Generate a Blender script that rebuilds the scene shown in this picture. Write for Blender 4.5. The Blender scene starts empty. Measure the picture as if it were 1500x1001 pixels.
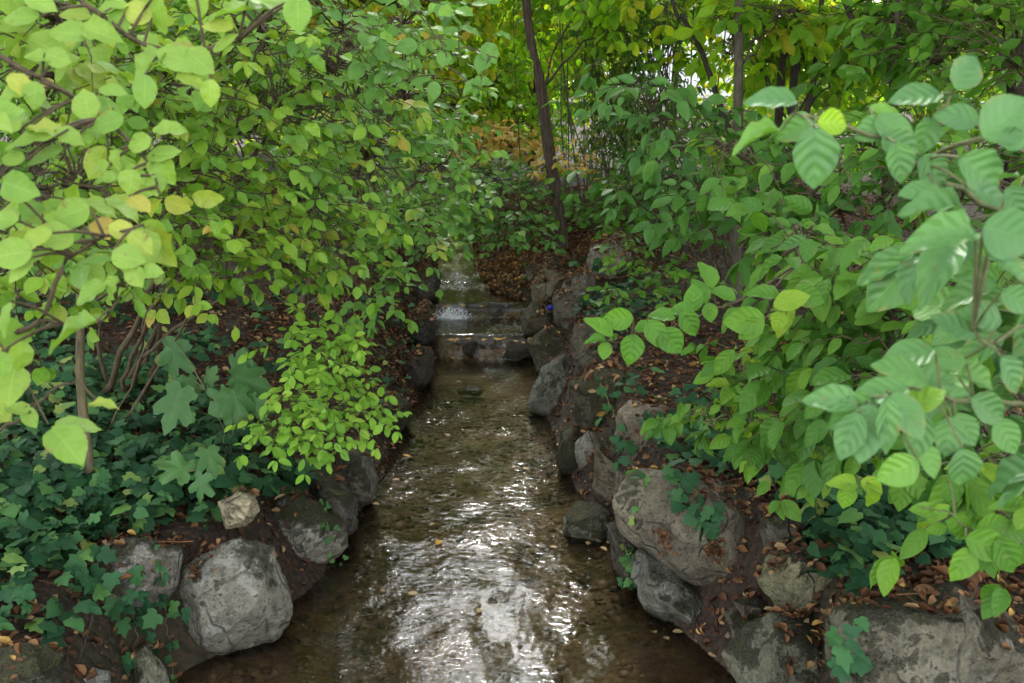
import bpy, bmesh, math, random
import numpy as np
from mathutils import Vector, noise as mnoise

random.seed(7)
RG = np.random.default_rng(7)
PI = math.pi
scene = bpy.context.scene
COL = scene.collection

# ------------------------------------------------------------------ camera geometry
H = 1.7
PITCH = math.radians(13.5)
FPX = 1500 * 35 / 36
SP, CP = math.sin(PITCH), math.cos(PITCH)
CAM = np.array([0.0, 0.0, H])
F_ = np.array([0, CP, -SP]); U_ = np.array([0, SP, CP]); R_ = np.array([1.0, 0, 0])

def ray(px, py):
    return F_ + R_ * ((px - 750) / FPX) + U_ * ((500.5 - py) / FPX)
def at(px, py, d):
    return CAM + ray(px, py) * d
def onz(px, py, z):
    r = ray(px, py)
    return CAM + r * ((z - H) / r[2])

# ------------------------------------------------------------------ stream and terrain functions
def sstep(a, b, x):
    t = np.clip((x - a) / (b - a), 0, 1)
    return t * t * (3 - 2 * t)

LEFT_EDGE = [(250, 1001, 0), (330, 960, 0), (418, 900, 0), (490, 840, 0), (528, 780, 0), (562, 730, 0), (592, 650, 0),
             (616, 600, 0), (638, 548, 0), (650, 522, 0), (650, 497, .149), (643, 470, .149), (644, 447, .25), (638, 431, .25),
             (650, 396, .33), (645, 352, .40)]
RIGHT_EDGE = [(1075, 1001, 0), (990, 925, 0), (930, 868, 0), (886, 800, 0), (868, 760, 0), (832, 710, 0), (802, 640, 0),
              (788, 590, 0), (786, 548, 0), (782, 522, 0), (780, 497, .149), (770, 470, .149), (768, 447, .25), (752, 436, .25),
              (712, 426, .26), (694, 396, .33), (697, 352, .40)]
def edge_xy(lst, ext):
    P = [onz(*e) for e in lst]
    ys = [-8.0] + [p[1] for p in P] + [14.0, 30.0]
    xs = [P[0][0] * 1.15] + [p[0] for p in P] + [P[-1][0] + ext[0], P[-1][0] + ext[1]]
    return np.array(ys), np.array(xs)
LY, LX = edge_xy(LEFT_EDGE, (-.5, -6))
RY, RX = edge_xy(RIGHT_EDGE, (-.4, -6))
W1 = onz(710, 524, 0)[1]          # foot of the lower weir
W2 = onz(700, 466, .149)[1]       # foot of the upper weir
RP0 = onz(670, 431, .25)[1]       # foot of the rapid
RP1 = onz(670, 396, .33)[1]
def wl(y):
    return (.149 * sstep(W1 - .02, W1 + .05, y) + .101 * sstep(W2 - .02, W2 + .05, y)
            + .08 * sstep(RP0, RP1, y) + .07 * sstep(RP1, RP1 + 2.2, y))
def base_level(y):
    return .40 * sstep(3.5, 11, y) + .02 * np.maximum(0, y - 11)
_PH = RG.uniform(0, 6.28, (5, 14)); _FR = RG.normal(0, 1, (5, 14, 2))
def fnoise(x, y, scale, k=0):
    s = 0
    for i in range(14):
        s = s + np.sin((x * _FR[k, i, 0] + y * _FR[k, i, 1]) * scale + _PH[k, i])
    return s / 5.3
def terrain(x, y):
    x = np.asarray(x, float); y = np.asarray(y, float)
    wob = .05 * fnoise(x * 0, y, 3.0, 0)
    xl = np.interp(y, LY, LX) - np.abs(wob) * .6
    xr = np.interp(y, RY, RX) + np.abs(.05 * fnoise(x * 0 + 5, y, 3.0, 1)) * .6
    dl = xl - x; dr = x - xr
    d = np.maximum(dl, dr)
    w = wl(y)
    c = (xl + xr) / 2; hw = np.maximum((xr - xl) / 2, .05)
    dep = .035 + .035 * (1 - np.clip(np.abs((x - c) / hw), 0, 1) ** 3) + .012 * fnoise(x, y, 6, 2)
    bed = w - np.maximum(dep, .012)
    right = dr > dl
    wid = np.where(right, np.interp(y, [0, 3, 6, RP0 - .1, RP0 + .2, RP1 + .6, RP1 + 1.2], [.30, .28, .3, .35, 1.0, 1.0, .5]),
                   np.interp(y, [0, 3, 4, 5, 8, 12], [.30, .30, .5, .75, .8, .7]))
    hb = np.where(right, np.interp(y, [0, 2.5, 4, 6.5, 8, 11], [.40, .42, .42, .40, .36, .28]),
                  np.interp(y, [0, 2.2, 3.2, 5, 8, 11], [.26, .30, .34, .40, .42, .3]))
    dd = np.maximum(d, 0)
    lev = w + (base_level(y) - w) * np.clip(dd / 1.5, 0, 1)
    out = (lev - .02 + hb * sstep(0, 1, dd / wid) ** .8 + np.minimum(.075 * dd, .6)
           + .05 * np.clip(dd / .5, 0, 1) * fnoise(x, y, 1.7, 3) + .018 * np.clip(dd / .1, 0, 1) * fnoise(x, y, 7, 4))
    return np.where(d > 0, out, bed + 0 * d), d
def tz(x, y):
    return float(terrain(x, y)[0])
def hit(px, py, dmax=60):
    r = ray(px, py); d = .8
    while d < dmax:
        p = CAM + r * d
        if p[2] < tz(p[0], p[1]): return p
        d += .02 + d * .004
    return CAM + r * dmax

# ------------------------------------------------------------------ tags
def tag(o, label, cat, group=None, kind=None):
    if label: o['label'] = label
    if cat: o['category'] = cat
    if group: o['group'] = group
    if kind: o['kind'] = kind
    return o
def empty(name, loc, label, cat, group=None):
    o = bpy.data.objects.new(name, None); COL.objects.link(o)
    o.location = Vector(loc); o.empty_display_size = .1
    return tag(o, label, cat, group)
def link(name, me, mats, parent=None):
    o = bpy.data.objects.new(name, me); COL.objects.link(o)
    for m in (mats if isinstance(mats, (list, tuple)) else [mats]): me.materials.append(m)
    if parent is not None:
        o.parent = parent
        o.location = -Vector(parent.location)
    return o

# ------------------------------------------------------------------ mesh accumulator
class Acc:
    def __init__(self): self.V = []; self.F = []; self.UV = []; self.A = []; self.n = 0
    def add(self, v, f, uv=None, a=None):
        v = np.asarray(v, np.float32).reshape(-1, 3); f = np.asarray(f, np.int32)
        self.V.append(v); self.F.append(f + self.n)
        self.UV.append(np.zeros((len(v), 2), np.float32) if uv is None else np.asarray(uv, np.float32))
        self.A.append(np.zeros(len(v), np.float32) if a is None else np.asarray(a, np.float32))
        self.n += len(v)
    def mesh(self, name, smooth=True, origin=None):
        V = np.concatenate(self.V)
        me = bpy.data.meshes.new(name)
        idx = np.concatenate([f.reshape(-1) for f in self.F])
        tot = np.concatenate([np.full(len(f), f.shape[1], np.int32) for f in self.F])
        st = np.concatenate([[0], np.cumsum(tot)[:-1]]).astype(np.int32)
        me.vertices.add(len(V)); me.vertices.foreach_set('co', V.reshape(-1))
        me.loops.add(len(idx)); me.loops.foreach_set('vertex_index', idx.astype(np.int32))
        me.polygons.add(len(tot)); me.polygons.foreach_set('loop_start', st)
        try: me.polygons.foreach_set('loop_total', tot)
        except Exception: pass
        uvl = me.uv_layers.new(name='UVMap')
        uvl.data.foreach_set('uv', np.concatenate(self.UV)[idx].reshape(-1).astype(np.float32))
        at_ = me.attributes.new('rnd', 'FLOAT', 'POINT')
        at_.data.foreach_set('value', np.concatenate(self.A))
        if smooth: me.polygons.foreach_set('use_smooth', np.ones(len(tot), bool))
        me.update(calc_edges=True); me.validate()
        return me

def nrm(v):
    v = np.asarray(v, float)
    return v / np.maximum(np.linalg.norm(v, axis=-1, keepdims=True), 1e-9)

def tubes(acc, pts, rad, n=4, a=None, rough=0):
    """pts (S,K,3), rad (S,K) or (K,)"""
    pts = np.asarray(pts, float)
    if pts.ndim == 2: pts = pts[None]
    S, K, _ = pts.shape
    rad = np.broadcast_to(np.asarray(rad, float), (S, K))
    t = nrm(np.gradient(pts, axis=1))
    ref = np.where(np.abs(t[..., 2:3]) > .8, np.array([1., 0, 0]), np.array([0, 0, 1.]))
    s = nrm(np.cross(t, ref)); u = np.cross(s, t)
    ang = np.arange(n) * 2 * PI / n
    r = rad[..., None, None]
    if rough:
        r = r * (1 + rough * RG.normal(0, 1, (S, K, n))[..., None])
    ring = pts[:, :, None, :] + r * (np.cos(ang)[None, None, :, None] * s[:, :, None, :] + np.sin(ang)[None, None, :, None] * u[:, :, None, :])
    k, j = np.meshgrid(np.arange(K - 1), np.arange(n), indexing='ij')
    q = np.stack([k * n + j, k * n + (j + 1) % n, (k + 1) * n + (j + 1) % n, (k + 1) * n + j], -1).reshape(-1, 4)
    f = (q[None] + (np.arange(S) * K * n)[:, None, None]).reshape(-1, 4)
    uv = np.stack(np.broadcast_arrays((np.arange(K) / K)[None, :, None], (np.arange(n) / n)[None, None, :]), -1)
    uv = np.broadcast_to(uv, (S, K, n, 2)).reshape(-1, 2)
    aa = RG.random(S) if a is None else np.broadcast_to(a, (S,))
    acc.add(ring.reshape(-1, 3), f, uv, np.repeat(aa, K * n))

def smooth_curve(P, n):
    """Catmull-Rom through points -> n samples"""
    P = np.asarray(P, float)
    if len(P) == 2: return P[0] + (P[1] - P[0]) * np.linspace(0, 1, n)[:, None]
    Q = np.vstack([2 * P[0] - P[1], P, 2 * P[-1] - P[-2]])
    t = np.linspace(0, len(P) - 1 - 1e-6, n); i = t.astype(int); u = (t - i)[:, None]
    a, b, c, d = Q[i], Q[i + 1], Q[i + 2], Q[i + 3]
    return .5 * (2 * b + (c - a) * u + (2 * a - 5 * b + 4 * c - d) * u ** 2 + (3 * b - a - 3 * c + d) * u ** 3)

# ------------------------------------------------------------------ leaf templates (x along 0..1, y across -.5..5 of width, z fold)
def tmpl_oval(ts, cross, prof, fold=.12, droop=.12, wave=0.0):
    V = []; UV = []
    for i, t in enumerate(ts):
        w = prof(t)
        for c in cross:
            y = c * w * .5
            z = fold * abs(c) * w * .5 - droop * t * t + wave * math.sin(t * 17 + c * 2) * abs(c) * .5
            V.append((t, y, z)); UV.append((t, .5 + c * .5))
    n = len(cross); F = []
    for i in range(len(ts) - 1):
        for j in range(n - 1):
            F.append((i * n + j, i * n + j + 1, (i + 1) * n + j + 1, (i + 1) * n + j))
    return np.array(V), np.array(F), np.array(UV)
def prof_ovate(t):   # dogwood like: widest a bit under the middle, drawn-out tip
    return max(.015, math.sin(PI * min(1, t) ** .82) ** .8 * (1 - .22 * max(0, t - .8) * 5 * .5))
def prof_round(t):   # broad rounded leaf with short point
    return max(.015, (math.sin(PI * t ** .86)) ** .66 * (1 if t < .78 else (1 - (t - .78) / .22 * .45)))
def prof_small(t): return max(.02, math.sin(PI * t) ** .7)
def prof_lance(t): return max(.02, math.sin(PI * t ** .7) ** 1.1)
_t9 = [0, .04, .12, .24, .38, .52, .66, .79, .9, .96, 1]
T_DOG = tmpl_oval(_t9, [-1, -.55, 0, .55, 1], prof_ovate, .22, .16, .05)
_t15 = [0, .03, .08, .15, .22, .23, .34, .35, .46, .47, .58, .59, .7, .71, .8, .81, .89, .95, 1]
def prof_serr(t): return prof_round(t) * (1 + (.05 if t in (.22, .34, .46, .58, .7, .8) else 0))
T_VIB = tmpl_oval(_t15, [-1, -.5, 0, .5, 1], prof_serr, .2, .2, .06)
T_DOGM = tmpl_oval([0, .1, .3, .55, .8, 1], [-1, 0, 1], prof_ovate, .22, .2)
T_VIBM = tmpl_oval([0, .08, .3, .6, .88, 1], [-1, 0, 1], prof_round, .18, .16)
T_SML = tmpl_oval([0, .12, .4, .7, .92, 1], [-1, 0, 1], prof_small, .15, .1)
T_LOW = tmpl_oval([0, .35, .75, 1], [-1, 0, 1], prof_small, .25, .15)
T_LAN = tmpl_oval([0, .3, .7, 1], [-1, 0, 1], prof_lance, .2, .3)
T_DRY = tmpl_oval([0, .2, .5, .8, 1], [-1, 0, 1], prof_small, .75, -.25, .2)
def tmpl_palm(out, fold=.1, droop=.12, cx=.3):
    """out: list of (x,y) outline in leaf units, fan from centre (cx,0)"""
    n = len(out); V = [(cx, 0, 0)]; UV = [(cx, .5)]
    for x, y in out:
        r = math.hypot(x - cx, y); V.append((x, y, -droop * r * r * 2 + fold * .2 * math.sin(5 * math.atan2(y, x - cx)) * r)); UV.append((x, .5 + y))
    mid = []
    F = [(0, 1 + i, 1 + (i + 1) % n) for i in range(n)]
    return np.array(V, float), np.array(F), np.array(UV, float)
def mirror(half): return half + [(x, -y) for x, y in reversed(half) if abs(y) > 1e-6]
IVY = mirror([(0.0, 0.0), (-.1, .16), (-.06, .36), (.16, .52), (.3, .34), (.44, .40), (.62, .44), (.64, .24), (.82, .12), (1.0, 0)])
T_IVY = tmpl_palm([(x, y) for x, y in IVY], .5, .12, .3)
IVY2 = mirror([(0.0, 0.0), (-.12, .2), (.02, .42), (.26, .44), (.46, .42), (.7, .26), (1.0, 0)])
T_IVY2 = tmpl_palm(IVY2, .5, .16, .3)
SYC = mirror([(0, 0), (-.12, .14), (-.1, .3), (-.02, .34), (.0, .46), (.12, .46), (.14, .38), (.22, .32), (.32, .42), (.42, .5), (.54, .56), (.6, .5),
              (.68, .46), (.66, .36), (.6, .28), (.56, .2), (.66, .22), (.74, .24), (.8, .18), (.88, .12), (.94, .06), (1.0, 0)])
T_SYC = tmpl_palm(SYC, .5, .1, .18)
PAR = mirror([(0, 0), (-.06, .2), (.1, .42), (.2, .2), (.34, .26), (.5, .5), (.56, .34), (.62, .16), (.8, .12), (1, 0)])
T_PAR = tmpl_palm(PAR, .4, .1, .25)

def put_leaves(acc, T, pos, d, nv, L, W, a, curl=1.0):
    """vectorised leaves: pos,d,nv (M,3); L length, W width"""
    V, F, UV = T
    M = len(pos)
    if M == 0: return
    d = nrm(d); y = nrm(np.cross(nv, d)); z = np.cross(d, y)
    L = np.broadcast_to(np.asarray(L, float), (M,)); W = np.broadcast_to(np.asarray(W, float), (M,))
    cu = np.broadcast_to(np.asarray(curl, float), (M,)) if not np.isscalar(curl) else RG.uniform(.3, 1.7, M) * curl
    P = (pos[:, None, :] + (L[:, None] * V[None, :, 0])[..., None] * d[:, None] + (W[:, None] * V[None, :, 1])[..., None] * y[:, None]
         + (L[:, None] * cu[:, None] * V[None, :, 2])[..., None] * z[:, None])
    n = len(V)
    f = (F[None] + (np.arange(M) * n)[:, None, None]).reshape(-1, F.shape[1])
    acc.add(P.reshape(-1, 3), f, np.tile(UV, (M, 1)), np.repeat(np.broadcast_to(a, (M,)), n))

def ball(n):
    v = nrm(RG.normal(0, 1, (n, 3)))
    return v * (RG.random(n) ** .45)[:, None]

def blob(px, py, d, rx, ry, rd, n):
    """an ellipsoid of foliage: centre, radii in metres, number of sprays"""
    return (at(px, py, d), np.array([rx / FPX * d, rd, ry / FPX * d]), n)

def foliage(accL, accW, blobs, stems, sp):
    """fill the ellipsoids with twigs carrying leaves. stems: (Q,3) samples the twigs start from"""
    T = sp['T']; L0 = sp['L']; K = sp.get('K', 3); tl = sp.get('tl', .22); asp = sp.get('asp', .6)
    tilt = sp.get('tilt', .45); face = np.array(sp.get('face', (0, -.35, 0))); droop = sp.get('droop', .35)
    rlo, rhi = sp.get('rnd', (0, 1)); avoid = sp.get('avoid')
    for c, r, n in blobs:
        st = c + ball(n) * r
        if avoid is not None: st = st[~avoid(st)]
        n = len(st)
        if n == 0: continue
        if stems is not None:
            dist = np.linalg.norm(st[:, None] - stems[None], axis=2)
            near = stems[np.argmin(dist, 1)]
            od = nrm(st - near)
        else:
            near = None; od = nrm(st - c)
        dr = nrm(od * .7 + RG.normal(0, .5, (n, 3)) + np.array(sp.get('dir', (0, 0, 0))))
        dr[:, 2] *= sp.get('flat', .5); dr = nrm(dr)
        ln = tl * RG.uniform(.55, 1.25, n)
        tt = np.linspace(0, 1, K + 1)
        pts = st[:, None] + dr[:, None] * (ln[:, None] * tt[None])[..., None]
        pts[..., 2] -= (ln[:, None] * tt[None] ** 2) * sp.get('sag', .25)
        pts[:, 1:] += RG.normal(0, .012, (n, K, 3)) * (tl / .22)
        wr = sp.get('wr', .0022)
        if accW is not None:
            tubes(accW, pts, np.linspace(wr, wr * .5, K + 1), 3)
            if near is not None:
                u = np.linspace(0, 1, 5)[None, :, None]
                con = near[:, None] * (1 - u) + st[:, None] * u
                con[..., 2] += np.sin(u[..., 0] * PI) * np.linalg.norm(st - near, axis=1)[:, None] * .12
                con[:, 1:-1] += RG.normal(0, .015, (n, 3, 3))
                tubes(accW, con, np.linspace(wr * 1.9, wr, 5), 3)
        side = nrm(np.cross(dr, np.array([0, 0, 1.0])) + 1e-4)
        base_r = RG.uniform(rlo, rhi, n)
        lp, ld, ln_, ll, la = [], [], [], [], []
        keep = sp.get('keep', .88)
        for k in range(1, K + 1):
            for s in ((1, -1) if k < K else (1, -1, 0)):
                m = RG.random(n) < keep
                if k == 1 and n > 2: m &= RG.random(n) < .75
                q = m.sum()
                if q == 0: continue
                tw = nrm(pts[m, k] - pts[m, k - 1])
                d = tw * (.55 if s else 1) + side[m] * s * .85 + RG.normal(0, .22, (q, 3))
                d[:, 2] -= droop * RG.uniform(.2, 1.4, q)
                nv = np.array([0, 0, 1.0]) + face + RG.normal(0, tilt, (q, 3))
                lp.append(pts[m, k] + nrm(d) * L0 * .12); ld.append(d); ln_.append(nv)
                ll.append(L0 * RG.uniform(.6, 1.15, q) * (1 if k > 1 else .85)); la.append(np.clip(base_r[m] + RG.normal(0, .13, q), 0, 1))
        lp = np.concatenate(lp); ld = np.concatenate(ld); ln_ = np.concatenate(ln_); ll = np.concatenate(ll); la = np.concatenate(la)
        put_leaves(accL, T, lp, ld, ln_, ll, ll * asp * RG.uniform(.85, 1.12, len(ll)), la)

# ------------------------------------------------------------------ node helpers
def new_mat(name):
    m = bpy.data.materials.new(name); m.use_nodes = True
    nt = m.node_tree; nt.nodes.clear()
    return m, nt
class G:
    def __init__(self, nt): self.nt = nt
    def n(self, t, **kw):
        x = self.nt.nodes.new(t)
        for k, v in kw.items():
            if hasattr(x, k) and not k.startswith('i_'): setattr(x, k, v)
        return x
    def put(self, sock, v):
        if isinstance(v, bpy.types.NodeSocket): self.nt.links.new(v, sock)
        elif isinstance(v, tuple) and len(v) == 3 and sock.type == 'RGBA': sock.default_value = (*v, 1)
        else: sock.default_value = v
    def math(self, op, a, b=0.0, c=None, clamp=False):
        x = self.n('ShaderNodeMath', operation=op, use_clamp=clamp)
        self.put(x.inputs[0], a); self.put(x.inputs[1], b)
        if c is not None: self.put(x.inputs[2], c)
        return x.outputs[0]
    def mix(self, f, a, b, blend='MIX'):
        x = self.n('ShaderNodeMix', data_type='RGBA', blend_type=blend)
        self.put(x.inputs[0], f); self.put(x.inputs[6], a); self.put(x.inputs[7], b)
        return x.outputs[2]
    def noise(self, vec, scale, detail=3.0, rough=.55, dist=0.0):
        x = self.n('ShaderNodeTexNoise')
        if vec is not None: self.put(x.inputs['Vector'], vec)
        x.inputs['Scale'].default_value = scale; x.inputs['Detail'].default_value = detail
        x.inputs['Roughness'].default_value = rough; x.inputs['Distortion'].default_value = dist
        return x.outputs[0]
    def voro(self, vec, scale, feature='F1', out=0):
        x = self.n('ShaderNodeTexVoronoi', feature=feature)
        if vec is not None: self.put(x.inputs['Vector'], vec)
        x.inputs['Scale'].default_value = scale
        return x.outputs[out]
    def ramp(self, f, stops, interp='LINEAR'):
        x = self.n('ShaderNodeValToRGB'); r = x.color_ramp; r.interpolation = interp
        while len(r.elements) < len(stops): r.elements.new(.5)
        for e, (p, c) in zip(r.elements, stops):
            e.position = p; e.color = (*c, 1) if isinstance(c, tuple) else (c, c, c, 1)
        self.put(x.inputs[0], f)
        return x.outputs[0]
    def attr(self, name, typ='GEOMETRY', out='Fac'):
        x = self.n('ShaderNodeAttribute', attribute_type=typ); x.attribute_name = name
        return x.outputs[out]
    def coord(self, o='Object'): return self.n('ShaderNodeTexCoord').outputs[o]
    def sep(self, v):
        x = self.n('ShaderNodeSeparateXYZ'); self.put(x.inputs[0], v); return x.outputs
    def mapping(self, v, scale):
        x = self.n('ShaderNodeMapping'); self.put(x.inputs[0], v); x.inputs['Scale'].default_value = scale; return x.outputs[0]
    def bump(self, h, strength, dist=.01, normal=None):
        x = self.n('ShaderNodeBump'); self.put(x.inputs['Height'], h)
        x.inputs['Strength'].default_value = strength; x.inputs['Distance'].default_value = dist
        if normal is not None: self.put(x.inputs['Normal'], normal)
        return x.outputs[0]
    def bsdf(self, col, rough=.6, spec=.4, normal=None, **kw):
        x = self.n('ShaderNodeBsdfPrincipled')
        self.put(x.inputs['Base Color'], col); self.put(x.inputs['Roughness'], rough); self.put(x.inputs['Specular IOR Level'], spec)
        for k, v in kw.items(): self.put(x.inputs[k], v)
        if normal is not None: self.put(x.inputs['Normal'], normal)
        return x.outputs[0]
    def mixs(self, f, a, b):
        x = self.n('ShaderNodeMixShader'); self.put(x.inputs[0], f); self.put(x.inputs[1], a); self.put(x.inputs[2], b); return x.outputs[0]
    def out(self, s):
        x = self.n('ShaderNodeOutputMaterial'); self.nt.links.new(s, x.inputs[0])

def leaf_mat(name, stops, trans=.38, rough=.42, spec=.5, veins=0, pleat=0, spots=.0, tgain=(1.25, 1.3, .55), veinlight=1.5):
    m, nt = new_mat(name); g = G(nt)
    rnd = g.attr('rnd'); co = g.coord('Object')
    col = g.ramp(rnd, stops)
    nz = g.noise(co, 26, 3)
    col = g.mix(g.math('MULTIPLY', g.math('SUBTRACT', nz, .42), 1.6, clamp=True), col, g.mix(1, col, (.62, .74, .5), 'MULTIPLY'))
    nor = None
    if veins:
        uv = g.sep(g.n('ShaderNodeUVMap').outputs[0])
        v = g.math('MULTIPLY', g.math('ABSOLUTE', g.math('SUBTRACT', uv[1], .5)), 2.0)
        ph = g.math('SUBTRACT', g.math('MULTIPLY', uv[0], float(veins) * 6.283), g.math('MULTIPLY', g.math('POWER', v, 1.3), 6.283 * veins * .28))
        sn = g.math('SINE', ph)
        mid = g.math('SUBTRACT', 1.0, g.math('DIVIDE', v, .07), clamp=True)
        sv = g.math('MULTIPLY', g.math('SUBTRACT', sn, .86), 5.0, clamp=True)
        vein = g.math('MAXIMUM', mid, g.math('MULTIPLY', sv, .55))
        col = g.mix(g.math('MULTIPLY', vein, .55), col, g.mix(1, col, (veinlight, veinlight * .95, veinlight * .95), 'MULTIPLY'))
        if pleat:
            nor = g.bump(g.math('SUBTRACT', sn, g.math('MULTIPLY', mid, 1.2)), pleat, .004)
    if spots and veins:
        ed = g.math('MULTIPLY', g.math('SUBTRACT', g.math('ADD', v, g.math('MULTIPLY', uv[0], .35)), .86), 4.0, clamp=True)
        es = g.math('MULTIPLY', g.math('SUBTRACT', g.noise(co, 30, 2), .58), 7.0, clamp=True)
        col = g.mix(g.math('MULTIPLY', g.math('MULTIPLY', ed, es), spots), col, (.20, .15, .05))
    if spots:
        sp = g.math('MULTIPLY', g.math('SUBTRACT', g.noise(co, 55, 4, .65), .60), 9.0, clamp=True)
        sel = g.math('MULTIPLY', g.math('SUBTRACT', g.noise(co, 7, 1), .47), 8.0, clamp=True)
        col = g.mix(g.math('MULTIPLY', g.math('MULTIPLY', sp, sel), spots), col, (.13, .085, .035))
    b = g.bsdf(col, g.math('ADD', rough, g.math('MULTIPLY', g.math('SUBTRACT', nz, .3), .3)), spec * .55, nor)
    t = g.n('ShaderNodeBsdfTranslucent'); g.put(t.inputs[0], g.mix(1, col, tgain, 'MULTIPLY'))
    g.out(g.mixs(trans, b, t.outputs[0]))
    return m

M = {}
M['leaf_yellow'] = leaf_mat('leaf_yellow', [(0, (.085, .19, .035)), (.35, (.15, .27, .045)), (.7, (.22, .33, .055)), (.92, (.31, .34, .06)), (1, (.40, .30, .07))],
                            .4, .45, .45, veins=6, pleat=.1, spots=.8)
M['leaf_left'] = leaf_mat('leaf_left', [(0, (.06, .15, .018)), (.4, (.11, .23, .02)), (.75, (.17, .29, .024)), (.95, (.24, .29, .035)), (1, (.34, .27, .05))],
                          .36, .42, .5, veins=6, pleat=.08, spots=.6)
M['leaf_pale'] = leaf_mat('leaf_pale', [(0, (.06, .15, .03)), (.5, (.10, .22, .036)), (.85, (.16, .29, .04)), (1, (.28, .31, .04))], .36, .45, .45, veins=6, pleat=.08, spots=.4)
M['leaf_dogwood'] = leaf_mat('leaf_dogwood', [(0, (.032, .10, .014)), (.5, (.062, .16, .018)), (.85, (.11, .23, .022)), (1, (.19, .29, .02))],
                             .38, .46, .4, veins=5, pleat=.25, spots=.45, veinlight=1.4)
M['leaf_dogwood_pale'] = leaf_mat('leaf_dogwood_pale', [(0, (.058, .14, .055)), (.5, (.082, .19, .055)), (.8, (.12, .25, .04)), (1, (.19, .32, .02))],
                                  .32, .40, .5, veins=5, pleat=.28, spots=.75, veinlight=1.4)
M['leaf_lime'] = leaf_mat('leaf_lime', [(0, (.10, .22, .025)), (.5, (.16, .31, .03)), (1, (.26, .38, .05))], .4, .5, .4, veins=4, spots=.2)
M['leaf_ivy'] = leaf_mat('leaf_ivy', [(0, (.010, .038, .016)), (.4, (.02, .065, .026)), (.75, (.038, .105, .034)), (.93, (.075, .16, .04)), (1, (.16, .20, .05))], .15, .55, .22, spots=.2, tgain=(1.2, 1.3, .6))
M['leaf_sycamore'] = leaf_mat('leaf_sycamore', [(0, (.03, .085, .03)), (1, (.065, .14, .04))], .25, .5, .35, veins=4, spots=.5)
M['leaf_centre'] = leaf_mat('leaf_centre', [(0, (.05, .14, .03)), (.6, (.085, .20, .036)), (1, (.16, .28, .04))], .38, .42, .5)
M['leaf_far'] = leaf_mat('leaf_far', [(0, (.11, .25, .02)), (.4, (.18, .35, .025)), (.8, (.27, .42, .03)), (1, (.40, .40, .035))], .6, .5, .3, tgain=(1.4, 1.4, .4))
M['leaf_faryel'] = leaf_mat('leaf_faryel', [(0, (.16, .31, .025)), (.6, (.27, .40, .035)), (.9, (.42, .42, .04)), (1, (.50, .38, .04))], .6, .5, .3, tgain=(1.4, 1.35, .4))
M['leaf_mid'] = leaf_mat('leaf_mid', [(0, (.05, .135, .014)), (.5, (.085, .20, .018)), (1, (.16, .28, .02))], .42, .42, .45, tgain=(1.3, 1.4, .45))
M['leaf_orange'] = leaf_mat('leaf_orange', [(0, (.14, .22, .03)), (.25, (.36, .30, .06)), (.7, (.52, .31, .08)), (1, (.6, .40, .14))], .4, .5, .35, tgain=(1.25, 1.15, .7))
M['leaf_narrow'] = leaf_mat('leaf_narrow', [(0, (.06, .14, .03)), (.7, (.11, .21, .04)), (1, (.26, .27, .04))], .45, .45, .4)
M['litter'] = leaf_mat('litter', [(0, (.05, .022, .012)), (.35, (.10, .045, .022)), (.6, (.16, .075, .032)), (.8, (.22, .12, .055)), (.93, (.30, .21, .11)), (1, (.42, .22, .03))],
                       .12, .6, .3, tgain=(1.1, .9, .6))

def bark_mat(name, a, b, sc=30, moss=0.0):
    m, nt = new_mat(name); g = G(nt); co = g.coord('Object')
    st = g.mapping(co, (1, 1, .16))
    n1 = g.noise(st, sc, 5, .65); n2 = g.noise(co, 4, 3)
    col = g.mix(g.math('MULTIPLY', g.math('SUBTRACT', n1, .3), 2.2, clamp=True), a, b)
    if moss: col = g.mix(g.math('MULTIPLY', g.math('SUBTRACT', n2, .5), moss * 6, clamp=True), col, (.045, .06, .015))
    g.out(g.bsdf(col, .85, .25, g.bump(n1, .8, .012)))
    return m
M['bark_brown'] = bark_mat('bark_brown', (.02, .014, .011), (.08, .055, .04), 40)
M['bark_grey'] = bark_mat('bark_grey', (.03, .026, .02), (.10, .085, .06), 50, .3)
M['bark_olive'] = bark_mat('bark_olive', (.045, .038, .02), (.14, .11, .06), 45, .8)
M['bark_dark'] = bark_mat('bark_dark', (.014, .011, .009), (.05, .038, .028), 60)
M['twig'] = bark_mat('twig', (.035, .026, .016), (.11, .08, .045), 80)
M['twig_green'] = bark_mat('twig_green', (.06, .075, .03), (.14, .14, .06), 80)

# rock: colour from object colour, moss / lichen from object properties
m, nt = new_mat('rock'); g = G(nt); co = g.coord('Object'); M['rock'] = m
oi = g.n('ShaderNodeObjectInfo')
base = oi.outputs['Color']; moss = g.attr('moss', 'OBJECT'); lich = g.attr('lichen', 'OBJECT')
cv = g.n('ShaderNodeVectorMath', operation='ADD'); g.put(cv.inputs[0], co)
g.put(cv.inputs[1], g.n('ShaderNodeObjectInfo').outputs['Location'])
cc = cv.outputs[0]
n1 = g.noise(cc, 5, 6, .62, .4); n2 = g.noise(cc, 28, 6, .68); n3 = g.noise(cc, 120, 4, .6); n4 = g.noise(cc, 9, 5, .7, .8)
col = g.mix(g.ramp(n1, [(.33, 0.0), (.66, 1.0)]), g.mix(1, base, (.52, .5, .46), 'MULTIPLY'), g.mix(1, base, (1.25, 1.22, 1.16), 'MULTIPLY'))
col = g.mix(g.ramp(n2, [(.36, .85), (.54, 0.0)]), col, g.mix(1, base, (.32, .31, .28), 'MULTIPLY'))
pit = g.voro(cc, 60); col = g.mix(g.ramp(pit, [(.12, .6), (.3, 0.0)]), col, g.mix(1, base, (.3, .29, .27), 'MULTIPLY'))
col = g.mix(g.ramp(n3, [(.58, 0.0), (.72, .6)]), col, g.mix(1, base, (1.7, 1.7, 1.65), 'MULTIPLY'))
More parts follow.
